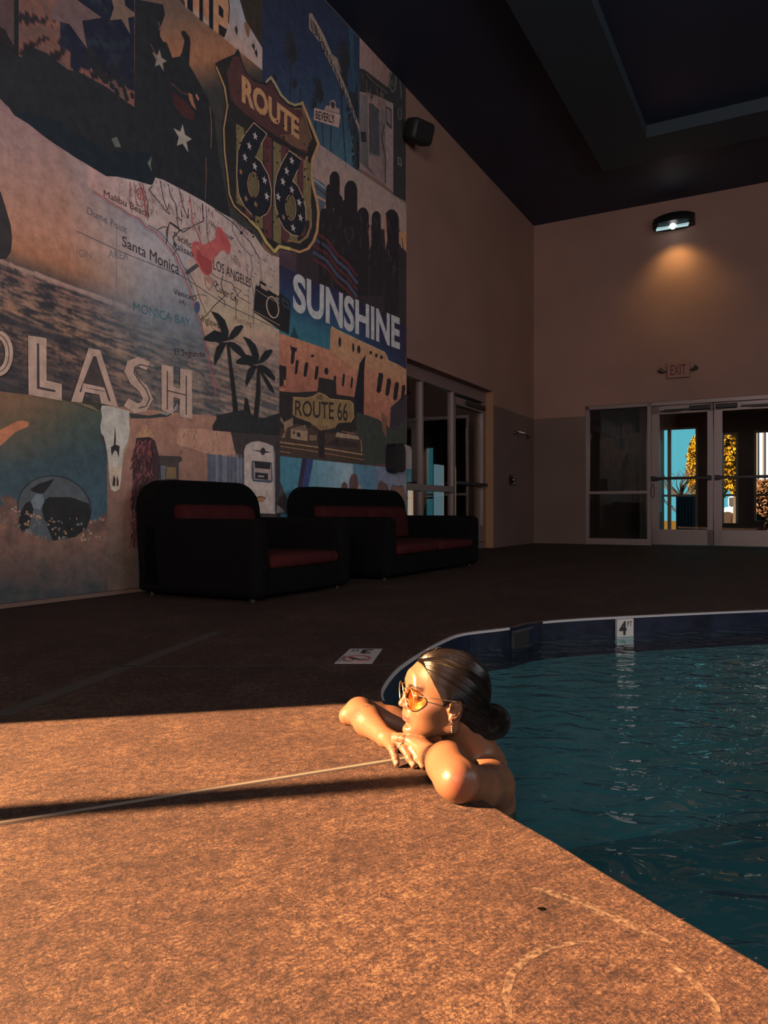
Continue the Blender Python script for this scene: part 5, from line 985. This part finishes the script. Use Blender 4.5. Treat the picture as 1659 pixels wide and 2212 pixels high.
def fast_mesh(name, P, F, mats, parent, fm=None):
    me = bpy.data.meshes.new(name); me.vertices.add(len(P)); me.vertices.foreach_set('co', P.astype(np.float32).ravel())
    me.loops.add(F.size); me.loops.foreach_set('vertex_index', F.astype(np.int32).ravel())
    me.polygons.add(len(F)); me.polygons.foreach_set('loop_start', np.arange(0, F.size, 4, dtype=np.int32)); me.update(calc_edges=True)
    for m in mats: me.materials.append(m)
    if fm is not None: me.polygons.foreach_set('material_index', fm.astype(np.int32))
    me.polygons.foreach_set('use_smooth', np.ones(len(F), bool)); me.update()
    o = bpy.data.objects.new(name, me); C.objects.link(o); o.parent = parent
    o.matrix_parent_inverse = Matrix.Translation(parent.location).inverted() if parent else Matrix()
    return o
AX = np.eye(3); HA = np.stack([HF, HU, HL])
def mm(*a): return [x/1000 for x in a]
B = Field((-.150, 1.315, -.40), (.345, 2.06, .262), 0.002)
def hell(c, r, k=8, op='add', rot=None):
    A = HA if rot is None else rot@HA
    B.ell(hw(*c), A, mm(*r), k/1000, op)
def hcap(a, b, ra, rb, k=6, op='add', flat=None): B.cap(hw(*a), hw(*b), ra/1000, rb/1000, k/1000, op, flat)
def rotfu(deg):
    c, s_ = math.cos(math.radians(deg)), math.sin(math.radians(deg)); return np.array([[c, s_, 0], [-s_, c, 0], [0, 0, 1]])
def rotfs(deg):
    c, s_ = math.cos(math.radians(deg)), math.sin(math.radians(deg)); return np.array([[c, 0, s_], [0, 1, 0], [-s_, 0, c]])
# torso, shoulders, neck
B.cap((.210, 1.79, -.18), (.220, 1.79, -.40), .092, .082, .03, flat=((1, 0, 0), 1.25))
B.cap((.234, 1.70, -.10), (.222, 1.90, -.10), .064, .062, .03)
B.cap((.226, 1.70, -.17), (.218, 1.88, -.17), .074, .074, .03)
B.cap((.238, 1.655, -.048), (.240, 1.76, -.042), .044, .044, .03)
B.cap((.19, 1.915, -.050), (.236, 1.79, -.042), .044, .042, .03)
B.cap((.170, 1.735, .070), (.212, 1.768, -.035), .047, .052, .03)
B.cap((.195, 1.74, .060), (.232, 1.765, -.035), .036, .044, .025)
BT = B; B = Field((-.150, 1.315, -.40), (.345, 2.06, .262), 0.002)
# right (far) arm
B.cap((.19, 1.92, -.045), (.02, 1.94, .014), .044, .037, .02)
B.cap((.02, 1.94, .014), (-.062, 1.925, .045), .036, .034, .015)
B.cap((-.070, 1.925, .040), (-.092, 1.922, .034), .031, .024, .012)
B.cap((-.064, 1.918, .044), (-.038, 1.850, .040), .034, .036, .015)
B.cap((-.038, 1.850, .040), (.004, 1.745, .032), .036, .0215, .015)
BR = B; B = Field((-.150, 1.315, -.40), (.345, 2.06, .262), 0.002)
# left (near) arm
B.cap((.238, 1.658, -.044), (.196, 1.53, -.006), .046, .041, .02)
B.cap((.196, 1.53, -.006), (.147, 1.440, .040), .041, .038, .015)
B.cap((.143, 1.432, .045), (.136, 1.424, .049), .037, .031, .012)
B.cap((.138, 1.438, .047), (.127, 1.520, .049), .037, .040, .015)
B.cap((.127, 1.520, .049), (.100, 1.615, .031), .040, .0235, .015)
B.cap((.134, 1.452, .043), (.127, 1.515, .047), .040, .0405, .01)
BL_ = B
# hands
def finger(pts, r0, r1, k=.005):
    n = len(pts)-1
    for i in range(n):
        B.cap(pts[i], pts[i+1], r0+(r1-r0)*i/n, r0+(r1-r0)*(i+1)/n, k if i else .008)
        if i: B.cap(pts[i], pts[i], (r0+(r1-r0)*i/n)*1.05, (r0+(r1-r0)*i/n)*1.05, .003)
RW = (.004, 1.745, .031); LW = (.100, 1.615, .031)
rk = [(.018, 1.676, .030), (.034, 1.688, .035), (.050, 1.696, .037), (.066, 1.703, .034)]
B = BR
for q, r in zip(rk, (.0100, .0110, .0115, .0115)): B.cap(RW, q, .016, r, .010)
finger([rk[0], (.021, 1.655, .027), (.025, 1.642, .017), (.0275, 1.634, .0085)], .0088, .0068)
finger([rk[1], (.045, 1.658, .032), (.055, 1.638, .020), (.0635, 1.626, .0085)], .0094, .0073)
finger([rk[2], (.064, 1.654, .036), (.075, 1.634, .022), (.0835, 1.621, .0085)], .0096, .0074)
finger([rk[3], (.080, 1.668, .026), (.092, 1.646, .014), (.100, 1.630, .008)], .0092, .0072)
B.cap(RW, (.036, 1.738, .028), .016, .012, .012); finger([(.036, 1.738, .028), (.060, 1.732, .024), (.082, 1.722, .018)], .0118, .0090)
B = BL_
lk = [(.056, 1.672, .047), (.060, 1.688, .049), (.070, 1.702, .046), (.082, 1.714, .040)]
for q, r in zip(lk, (.0095, .0105, .0110, .0110)): B.cap(LW, q, .016, r, .012)
B.cap((.100, 1.640, .032), (.078, 1.690, .042), .014, .013, .010)
finger([lk[0], (.042, 1.676, .050), (.032, 1.680, .050), (.022, 1.686, .047)], .0088, .0066)
finger([lk[1], (.038, 1.704, .046), (.026, 1.716, .044), (.016, 1.728, .042)], .0090, .0070)
finger([lk[2], (.050, 1.724, .040), (.038, 1.740, .036), (.028, 1.754, .032)], .0090, .0070)
finger([lk[3], (.066, 1.736, .036), (.056, 1.752, .030), (.048, 1.766, .024)], .0090, .0070)
B.cap(LW, (.110, 1.662, .028), .016, .012, .012); finger([(.110, 1.662, .028), (.112, 1.690, .026), (.108, 1.714, .020)], .0112, .0086)
BA = BR; BA.V = np.minimum(BR.V, BL_.V); del BL_; B = BT
# head
hell((-8, 18, 0), (88, 80, 73), 10)
hell((22, 28, 0), (68, 66, 64), 14)
hell((30, -12, 0), (61, 66, 60), 16)
hell((48, -34, 0), (50, 56, 50), 14)
hcap((76, -72, 8), (8, -62, 49), 16, 13, 16); hcap((76, -72, -8), (8, -62, -49), 16, 13, 16)
hcap((8, -60, 50), (2, -18, 60), 13, 12, 14); hcap((8, -60, -50), (2, -18, -60), 13, 12, 14)
hell((85, -74, 0), (20, 16, 19), 10); hell((60, -80, 0), (30, 12, 26), 16)
for sg in (1, -1):
    hell((66, -24, 34*sg), (25, 21, 22), 14)
    hell((50, -16, 50*sg), (27, 15, 11), 14); hell((34, -40, 43*sg), (40, 34, 17), 16); hell((56, -48, 30*sg), (30, 28, 18), 14)
    hell((78, 28, 20*sg), (12, 8, 26), 10)
    hell((101, 6, 30*sg), (16, 12, 16), 12, 'sub')
    hell((77, 5, 31*sg), (14, 12, 14), 3)
    hcap((86, 12, 17*sg), (84, 12, 44*sg), 3.2, 2.6, 4)
    hcap((87, -44, 18*sg), (80, -58, 24*sg), 8, 8, 9)
hell((82, 36, 0), (9, 24, 34), 16)
hcap((88, 20, 0), (103, -7, 0), 6.0, 6.5, 9); hell((107, -13.5, 0), (8.5, 8, 8.5), 6)
for sg in (1, -1): hell((99, -17, 10*sg), (8, 6.2, 5.4), 5)
hell((99, -23, 0), (5, 4, 4), 5)
for sg in (1, -1): hell((101, -22.5, 6*sg), (3.6, 2.6, 2.4), 2, 'sub')
hell((91, -36, 0), (12, 15, 24), 10)
hell((99.0, -41.8, 0), (5.2, 3.7, 20), 5); hell((98.4, -50.2, 0), (5.6, 4.2, 17), 5)
for i in range(-5, 6):
    s_ = i*4.4; hell((103.5-abs(s_)*0.36-(s_/22)**2*6, -46.2+(s_/22)**2*3.4, s_), (5.0, 1.1, 3.4), 1.6, 'sub')
hell((97, -60.5, 0), (5, 4, 15), 7, 'sub')
for sg in (1, -1): hcap((92, -26, 20*sg), (86, -41, 28*sg), 1.4, 1.0, 6, 'sub')
# ears
for sg in (1, -1):
    er = rotfs(14*sg)
    hell((8, -15, 66*sg), (11, 20, 9), 8)
    hell((7, -15, 73*sg), (14, 23.5, 3.2), 4, rot=rotfu(-16)@er)
    ct, st_ = math.cos(math.radians(18)), math.sin(math.radians(18))
    def ep(a, rf, ru, o=0):
        p, q_ = rf*math.cos(a), ru*math.sin(a); return (8-p*ct-q_*st_, -15-p*st_+q_*ct, (74.5+0.12*p+o)*sg)
    ring = [ep(a, 12.5, 21.5) for a in np.linspace(math.radians(165), math.radians(-95), 22)]
    for i in range(21): hcap(ring[i], ring[i+1], 2.3, 2.3, 2)
    ah = [ep(a, 6.5, 12, 0.5) for a in np.linspace(math.radians(80), math.radians(-85), 12)]
    for i in range(11): hcap(ah[i], ah[i+1], 2.1, 1.9, 1.6)
    hell((13.5, -17, 78*sg), (5.6, 9.5, 6.5), 2.5, 'sub')
    hell((9, -3, 79*sg), (7.5, 2.6, 3.5), 2, 'sub')
    hell((17, -36, 72*sg), (5.5, 7, 4), 4)
    hell((21, -17, 73*sg), (3.0, 5, 4), 3)
kx = (BA.lo[0]+np.arange(BA.n[0])*BA.h).astype(np.float32); kk_ = (0.0016+0.022*np.clip((kx-.165)/.04, 0, 1))[:, None, None].astype(np.float32)
hh_ = np.maximum(kk_-np.abs(B.V-BA.V), 0)/kk_; B.V = np.minimum(B.V, BA.V)-hh_*hh_*kk_*0.25; del BA, hh_
P, F = B.mesh(2)
SKIN_M = mat('skin', (0.104, 0.050, 0.028), 0.42, spec=0.28, bump=0.06, bscale=700)
def colour_attr(me, name, col):
    a = me.color_attributes.new(name, 'FLOAT_COLOR', 'POINT'); a.data.foreach_set('color', np.concatenate([col, np.ones((len(col), 1))], 1).astype(np.float32).ravel())
q = (P-HO)*1000; f_, u_, s_ = q@HF, q@HU, q@HL
base = np.array([0.104, 0.050, 0.028]); col = np.tile(base, (len(P), 1))
def blend(w, c):
    w = np.clip(w, 0, 1)[:, None]; col[:] = col*(1-w)+np.array(c)*w
def gauss(c, r): return np.exp(-(((P-np.array(c))/np.array(r))**2).sum(1))
def hg(c, r): return np.exp(-(((f_-c[0])/r[0])**2+((u_-c[1])/r[1])**2+((s_-c[2])/r[2])**2))
mo = np.abs(s_); lip = (f_ > 86) & (mo < 22)
wl = np.clip(1.25-np.abs(u_+46.3-(mo/22)**2*3.2)/(8.2*np.sqrt(np.clip(1-(mo/21)**2, 0, 1))+0.3), 0, 1)*4
blend(wl*lip, (0.150, 0.036, 0.034)); blend(np.clip(1.8-np.abs(u_+46.2-(mo/22)**2*3.4)/0.9, 0, 1)*(f_ > 80)*(mo < 26)*0.8, (0.08, 0.02, 0.018))  # lip colour, with crease shade painted as a dark mouth line
for sg in (1, -1):
    bx = np.clip((s_*sg-13)/34, 0, 1); by = 27+7*np.sin(bx*2.3)-3*bx
    blend(np.clip(2.6-np.abs(u_-by)/(2.3-1.4*bx), 0, 1)*((s_*sg > 13) & (s_*sg < 47) & (f_ > 50)), (0.012, 0.007, 0.006))
    ey = np.clip((s_*sg-18)/26, 0, 1); blend(np.clip(2.0-np.abs(u_-(4+2*np.sin(ey*3.1)))/1.2, 0, 1)*((s_*sg > 18) & (s_*sg < 45) & (f_ > 55) & (u_ < 12)), (0.03, 0.018, 0.015))
    blend(hg((70, -22, 38*sg), (22, 14, 20))*0.30, (0.13, 0.044, 0.028))
blend(hg((112, -14, 0), (10, 9, 9))*0.35, (0.13, 0.048, 0.032))
blend(gauss((.138, 1.403, .050), (.015, .020, .022))*0.9, (0.105, 0.027, 0.022))
for c in [(.0275, 1.634, .0085), (.0645, 1.626, .0085), (.0835, 1.623, .0085), (.021, 1.682, .050)]: blend(gauss(c, (.008, .008, .008))*0.6, (0.16, 0.088, 0.066))
for c in rk+lk: blend(gauss(c, (.012, .012, .012))*0.3, (0.13, 0.050, 0.034))
person = empty('person', (.22, 1.79, -.40), 'woman in round sunglasses with wet bun, resting chin and arms on the pool edge', 'person')
body = fast_mesh('body', P, F, [SKIN_M], person)
colour_attr(body.data, 'tint', col)
nt = SKIN_M.node_tree; va = nt.nodes.new('ShaderNodeVertexColor'); va.layer_name = 'tint'
nt.links.new(va.outputs[0], nt.nodes['Principled BSDF'].inputs['Base Color'])
rn = nt.nodes.new('ShaderNodeTexNoise'); rn.inputs['Scale'].default_value = 420; rr_ = nt.nodes.new('ShaderNodeMapRange')
rr_.inputs[1].default_value = 0.35; rr_.inputs[2].default_value = 0.65; rr_.inputs[3].default_value = 0.24; rr_.inputs[4].default_value = 0.52
tcs = nt.nodes.new('ShaderNodeTexCoord'); nt.links.new(tcs.outputs['Object'], rn.inputs['Vector']); nt.links.new(rn.outputs[0], rr_.inputs[0]); nt.links.new(rr_.outputs[0], nt.nodes['Principled BSDF'].inputs['Roughness'])
nt.nodes['Principled BSDF'].inputs['Subsurface Weight'].default_value = 0.0
# hair: cap hugging the skull up to the hairline, with a bun
HP = [(76, 96), (69, 82), (66, 74), (58, 56), (51, 38), (42, 20), (35, 2), (33, -10), (26, -9), (15, 2), (4, 4), (-10, -2), (-14, -22), (-14, -46), (-40, -84), (-70, -112), (-140, -112), (-140, 120), (76, 120)]
def poly_sd(x, y, pts):
    d = np.full(np.broadcast(x, y).shape, 1e9, np.float32); s = np.ones(d.shape, np.float32); n = len(pts)
    for i in range(n):
        ax, ay = pts[i]; bx, by = pts[i-1]; ex, ey = bx-ax, by-ay; wx, wy = x-ax, y-ay
        t = np.clip((wx*ex+wy*ey)/(ex*ex+ey*ey), 0, 1); d = np.minimum(d, (wx-ex*t)**2+(wy-ey*t)**2)
        c1 = y >= ay; c2 = y < by; c3 = ex*wy > ey*wx
        fl = (c1 & c2 & c3) | (~c1 & ~c2 & ~c3); s = np.where(fl, -s, s)
    return s*np.sqrt(d)
Hh = Field((.02, 1.58, .0), (.345, 1.87, .262), 0.002)
def He(c, r, k=8): Hh.ell(hw(*c), HA, mm(*r), k/1000)
He((-8, 17, 0), (96, 86, 80), 10); He((20, 28, 0), (68, 75, 70), 14); He((14, 2, 0), (50, 42, 76.5), 10); He((-58, -46, 0), (44, 56, 52), 20)
sl, g = Hh.sub(Hh.lo, Hh.lo+(Hh.n-1)*Hh.h, 0)
gx = [(g[i]-HO[i])*1000 for i in range(3)]
gf = gx[0]*HF[0]+gx[1]*HF[1]; gs = gx[0]*HL[0]+gx[1]*HL[1]; gu = gx[2]+0*gf
pd = poly_sd(gf+0*gu-np.maximum(0, 22-np.abs(gs))*0.10+np.maximum(0, 40-np.abs(gs))*0.0, gu, HP)/1000
Hh.V = np.maximum(Hh.V+0.0045*np.exp(np.minimum(pd, 0)/0.007).astype(np.float32), pd.astype(np.float32))
Hh.ell(hw(-112, -70, 2), HA, mm(42, 41, 44), .012); Hh.ell(hw(-84, -84, 0), HA, mm(26, 28, 34), .014)
HPt, HFc = Hh.mesh(2)
HAIR_M = bpy.data.materials.new('wet_dark_hair'); HAIR_M.use_nodes = True
b = HAIR_M.node_tree.nodes['Principled BSDF']; b.inputs['Base Color'].default_value = (0.016, 0.0085, 0.0075, 1); b.inputs['Roughness'].default_value = 0.34; b.inputs['Specular IOR Level'].default_value = 0.22
hq = (HPt-HO)*1000; hf_, hu_, hs_ = hq@HF, hq@HU, hq@HL
pole = np.array([-96., -50., 0.]); ctr = np.array([-2., 22., 0.]); axv = (ctr-pole)/np.linalg.norm(ctr-pole)
rel = np.stack([hf_, hu_, hs_], 1)-pole; e1 = np.array([0, 0, 1.0]); e2 = np.cross(axv, e1)
phi = np.arctan2(rel@e2, rel@e1)
inb = ((hf_+113)/44)**2+((hu_+66)/42)**2+(hs_/48)**2 < 1.0
phi = np.where(inb, np.hypot(hf_+108, hu_+62)*0.09+np.arctan2(hu_+62, hf_+108)*0.5, phi*2.2)
hair = fast_mesh('hair', HPt, HFc, [HAIR_M], person); tag(hair, 'wet dark brown hair combed back into a low bun')
colour_attr(hair.data, 'comb', np.stack([phi, phi*0, phi*0], 1))
nt = HAIR_M.node_tree; va = nt.nodes.new('ShaderNodeVertexColor'); va.layer_name = 'comb'
nz = nt.nodes.new('ShaderNodeTexNoise'); nz.noise_dimensions = '1D'; nz.inputs['Scale'].default_value = 42; nz.inputs['Detail'].default_value = 3
sp = nt.nodes.new('ShaderNodeSeparateColor'); nt.links.new(va.outputs[0], sp.inputs[0]); nt.links.new(sp.outputs[0], nz.inputs['W'])
bp = nt.nodes.new('ShaderNodeBump'); bp.inputs['Strength'].default_value = 0.9; bp.inputs['Distance'].default_value = 0.003
nt.links.new(nz.outputs[0], bp.inputs['Height']); nt.links.new(bp.outputs[0], b.inputs['Normal'])
cr = nt.nodes.new('ShaderNodeValToRGB'); cr.color_ramp.elements[0].position = 0.4; cr.color_ramp.elements[0].color = (0.0015, 0.0011, 0.0012, 1); cr.color_ramp.elements[1].position = 0.66; cr.color_ramp.elements[1].color = (0.0055, 0.0034, 0.0032, 1)
nt.links.new(nz.outputs[0], cr.inputs[0]); nt.links.new(cr.outputs[0], b.inputs['Base Color'])
hb = BVHTree.FromPolygons([tuple(v) for v in HPt], [tuple(x) for x in HFc.tolist()])
STR_M = mat('hair_strand', (0.0035, 0.0024, 0.0024), 0.26, spec=.42)
rs = random.Random(3); mb = MB(); cen = Vector(hw(-4, 12, 0)); tgt = (Vector(hw(-92, -48, 0))-cen).normalized()
for i in range(620):
    t = rs.random(); k = int(t*6.999); a0 = HP[k]; a1 = HP[k+1]; w = t*7-k
    sf, su = a0[0]+(a1[0]-a0[0])*w-2, a0[1]+(a1[1]-a0[1])*w
    if rs.random() < 0.5: sf, su, ss = 66-rs.random()*60, 90, rs.uniform(-14, 14)
    else: ss = (72-max(0, (su-20))*0.62)*(1 if rs.random() < 0.8 else -1)
    d0 = (Vector(hw(sf, su, ss))-cen).normalized(); d1 = (tgt+Vector((0, 0, 0))).normalized(); om = d0.angle(d1)
    if om < 0.2: continue
    side = Vector(HL)*(0.55 if ss >= 0 else -0.55); pts = []; t1 = rs.uniform(0.5, 1.0); n = 16
    for j in range(n+1):
        tt = j/n*t1; d = (d0*math.sin((1-tt)*om)+d1*math.sin(tt*om))/math.sin(om)+side*math.sin(tt*math.pi)*0.95; d.normalize()
        hit = hb.ray_cast(cen+d*0.2, -d)
        if hit[0] is None: continue
        pts.append(hit[0]+d*(0.0004+0.0007*rs.random()))
    if len(pts) > 4 and max((pts[j+1]-pts[j]).length for j in range(len(pts)-1)) < 0.03:
        r = rs.uniform(.0004, .00075); mb.tube(pts, [r]*(len(pts)-1)+[r*.3], 4, 0, False, False)
for c in [((52, 95, -4), (50, 101, -3), (46, 106, 0), (40, 109, 4)), ((34, 101, 6), (31, 107, 8), (26, 111, 12), (20, 112, 17)), ((66, 86, -8), (68, 92, -8), (69, 97, -6)), ((-50, 88, 10), (-60, 88, 14), (-72, 80, 18)),
          ((38, 6, 70), (26, -4, 77), (6, 6, 80), (-8, 24, 79)), ((-20, 40, 76), (-22, 30, 79), (-32, 22, 80)), ((50, -28, 62), (44, -38, 64), (38, -50, 61)), ((46, -24, 64), (40, -36, 65), (36, -46, 63)), ((42, -20, 65), (36, -32, 67), (33, -44, 64))]:
    mb.tube([hw(*p) for p in c], .00022, 4, 0, False, False)
st = mb.build('hair_strands', STR_M, hair, True); st['kind'] = 'stuff'
# sunglasses
GOLD = mat('gold_wire', (0.80, 0.68, 0.45), 0.22, 1.0)
AMBER = glass('amber_lens', (0.80, 0.50, 0.14), 1.5)
gl = MB(); LR = 24.5
lens_c = {1: (99.5, 4.5, 32), -1: (99.5, 4.5, -32)}
def lp(sg, a, r=LR, df=0): c = lens_c[sg]; return hw(c[0]+df-abs(r*math.cos(a))*0.02-(r*math.cos(a)*sg+0)*0.10, c[1]+r*math.sin(a), c[2]+r*math.cos(a))
for sg in (1, -1):
    gl.tube([lp(sg, 2*math.pi*i/40) for i in range(40)], .0012, 8, 0, True)
gl.tube([hw(100.5, 9, 9), hw(103, 13, 4), hw(103.5, 13.5, 0), hw(103, 13, -4), hw(100.5, 9, -9)], .0011, 8)
gl.tube([hw(101, 20, 20), hw(102.5, 22, 0), hw(101, 20, -20)], .0010, 8)
frame = gl.build('sunglasses', GOLD, person, True); tag(frame, 'round gold wire sunglasses with amber lenses')
for sg in (1, -1):
    g2 = MB(); v = [Vector(lens_c[sg] and hw(lens_c[sg][0]+1.0, lens_c[sg][1], lens_c[sg][2]))]+[Vector(lp(sg, 2*math.pi*i/40, LR-.6)) for i in range(40)]
    g2.add(v, [(0, i+1, (i+1) % 40+1) for i in range(40)]); g2.build('lens', AMBER, frame)
    g3 = MB(); g3.tube([lp(sg, math.radians(28) if sg > 0 else math.radians(152)), hw(95, 17, 58*sg), hw(86, 17, 64*sg), hw(60, 12, 71*sg), hw(30, 7, 76*sg), hw(12, 4, 78*sg), hw(-2, -2, 75*sg)], [.0011, .0011, .001, .001, .001, .0012, .0012], 8)
    g3.build('temple', GOLD, frame, True)
g4 = MB()
for sg in (1, -1): g4.ball(hw(92, -4, 10*sg), .002, .0015, .004, 10, 6)
g4.build('nose_pad', mat('clear_pad', (0.5, 0.4, 0.3), 0.3), frame, True)
# earring, rings, nails, tattoos
e = MB(); e.tube([hw(17+1.6*math.cos(a), -42+6*math.sin(a), 77+4*math.cos(a)) for a in np.linspace(0, 2*math.pi, 16)[:-1]], .0008, 6, 0, True)
e.box(hw(17, -56, 78), HF*.0016, HL*.0012, (0, 0, .0075), 0, .0004)
for k in range(4): e.ball(hw(17, -51-k*4, 79.3), .0012, .0012, .0012, 8, 6)
e.build('earring', mat('silver', (0.85, 0.8, 0.72), 0.15, 1.0), person, True)
bvh = BVHTree.FromPolygons([tuple(v) for v in P], [tuple(x) for x in F.tolist()])
RINGM = mat('dark_silver', (0.32, 0.27, 0.24), 0.25, 1.0)
def ring(c, d, r, gem=None):
    c = Vector(c); d = Vector(d).normalized(); u = d.orthogonal().normalized(); w = d.cross(u); m = MB()
    m.tube([c+(u*math.cos(a)+w*math.sin(a))*r for a in np.linspace(0, 2*math.pi, 25)[:-1]], .0009, 6, 0, True)
    if gem: m.ball(c+Vector(gem)*r*1.12, .0028, .0024, .0024, 8, 6); m.ball(c+Vector(gem)*r*1.1+d*.003, .0014, .0014, .0014, 8, 6); m.ball(c+Vector(gem)*r*1.1-d*.003, .0014, .0014, .0014, 8, 6)
    m.build('ring', RINGM, person, True)
ring((.0205, 1.659, .0278), (.15, -1, -.2), .0092)
ring((.0415, 1.668, .033), (.37, -1, -.1), .0098)
ring((.0600, 1.666, .0363), (.33, -1, -.05), .0100, (0, -.5, .87))
ring((.045, 1.675, .0495), (-1, .3, .1), .0092)
NAIL = mat('fingernail', (0.19, 0.11, 0.088), 0.2)
for tip, pre in (((.0275, 1.634, .0085), (.025, 1.642, .017)), ((.0635, 1.626, .0085), (.055, 1.638, .020)), ((.0835, 1.621, .0085), (.075, 1.634, .022)), ((.022, 1.686, .047), (.032, 1.680, .050))):
    t, p_ = Vector(tip), Vector(pre); d = (t-p_).normalized(); n = Vector((-.1, -.45, .9)); n = (n-d*n.dot(d)).normalized(); c = t-d*.002+n*.0058; sdv = d.cross(n)
    m = MB(); m.ball((0, 0, 0), .0062, .0046, .0016, 12, 6, 0, Matrix((d, sdv, n)).transposed()); m.v = [v+c for v in m.v]; m.build('fingernail', NAIL, person, True)
INK = mat('tattoo_ink', (0.035, 0.03, 0.03), 0.5)
def ink(paths, w=.00055):
    m = MB()
    for pth in paths:
        pts = []
        for i in range(len(pth)-1):
            for j in range(4):
                x = pth[i][0]+(pth[i+1][0]-pth[i][0])*j/4; y = pth[i][1]+(pth[i+1][1]-pth[i][1])*j/4
                h = bvh.ray_cast(Vector((0, 0, EYE)), px_ray(x, y).normalized())
                if h[0] is not None: pts.append(h[0])
        if len(pts) > 2: m.tube(pts, w, 5, 0, False, False)
    return m.build('tattoo', INK, body, True)
fl = []
for cx, cy, r in [(758, 1543, 5), (764, 1538, 5), (769, 1534, 4), (770, 1545, 5), (775, 1540, 4.5), (760, 1549, 4), (776, 1534, 3.5), (768, 1551, 3)]:
    fl.append([(cx+r*math.cos(a)*(0.65+0.35*math.cos(5*a)), cy+r*math.sin(a)*(0.65+0.35*math.cos(5*a))) for a in np.linspace(0, 6.283, 16)])
ink(fl+[[(757, 1543), (754, 1549), (755, 1555), (754, 1560), (757, 1566), (756, 1570), (759, 1573)], [(754, 1556), (757, 1558)], [(755, 1562), (758, 1561)]])
ink([[(784, 1527), (787, 1524), (789, 1527), (786, 1529), (784, 1527)], [(790, 1526), (792, 1524), (793, 1527), (791, 1528)], [(794, 1527), (795, 1524), (797, 1526), (798, 1524), (800, 1526)], [(801, 1525), (803, 1523), (806, 1524)]])
# bikini top below the water line
sw = MB(); pts = []
for a in np.linspace(0, 2*math.pi, 41)[:-1]: pts.append((.222+.105*math.cos(a), 1.79+.185*math.sin(a), -.235))
SB = MB()
for dz in (-.03, .03):
    for p in pts: SB.v.append(Vector((p[0], p[1], p[2]+dz)))
for i in range(40): SB.f.append((i, (i+1) % 40, 40+(i+1) % 40, 40+i)); SB.m.append(0)
SB.build('bikini_top', mat('black_swimwear', (0.01, 0.01, 0.012), 0.5), person, True)
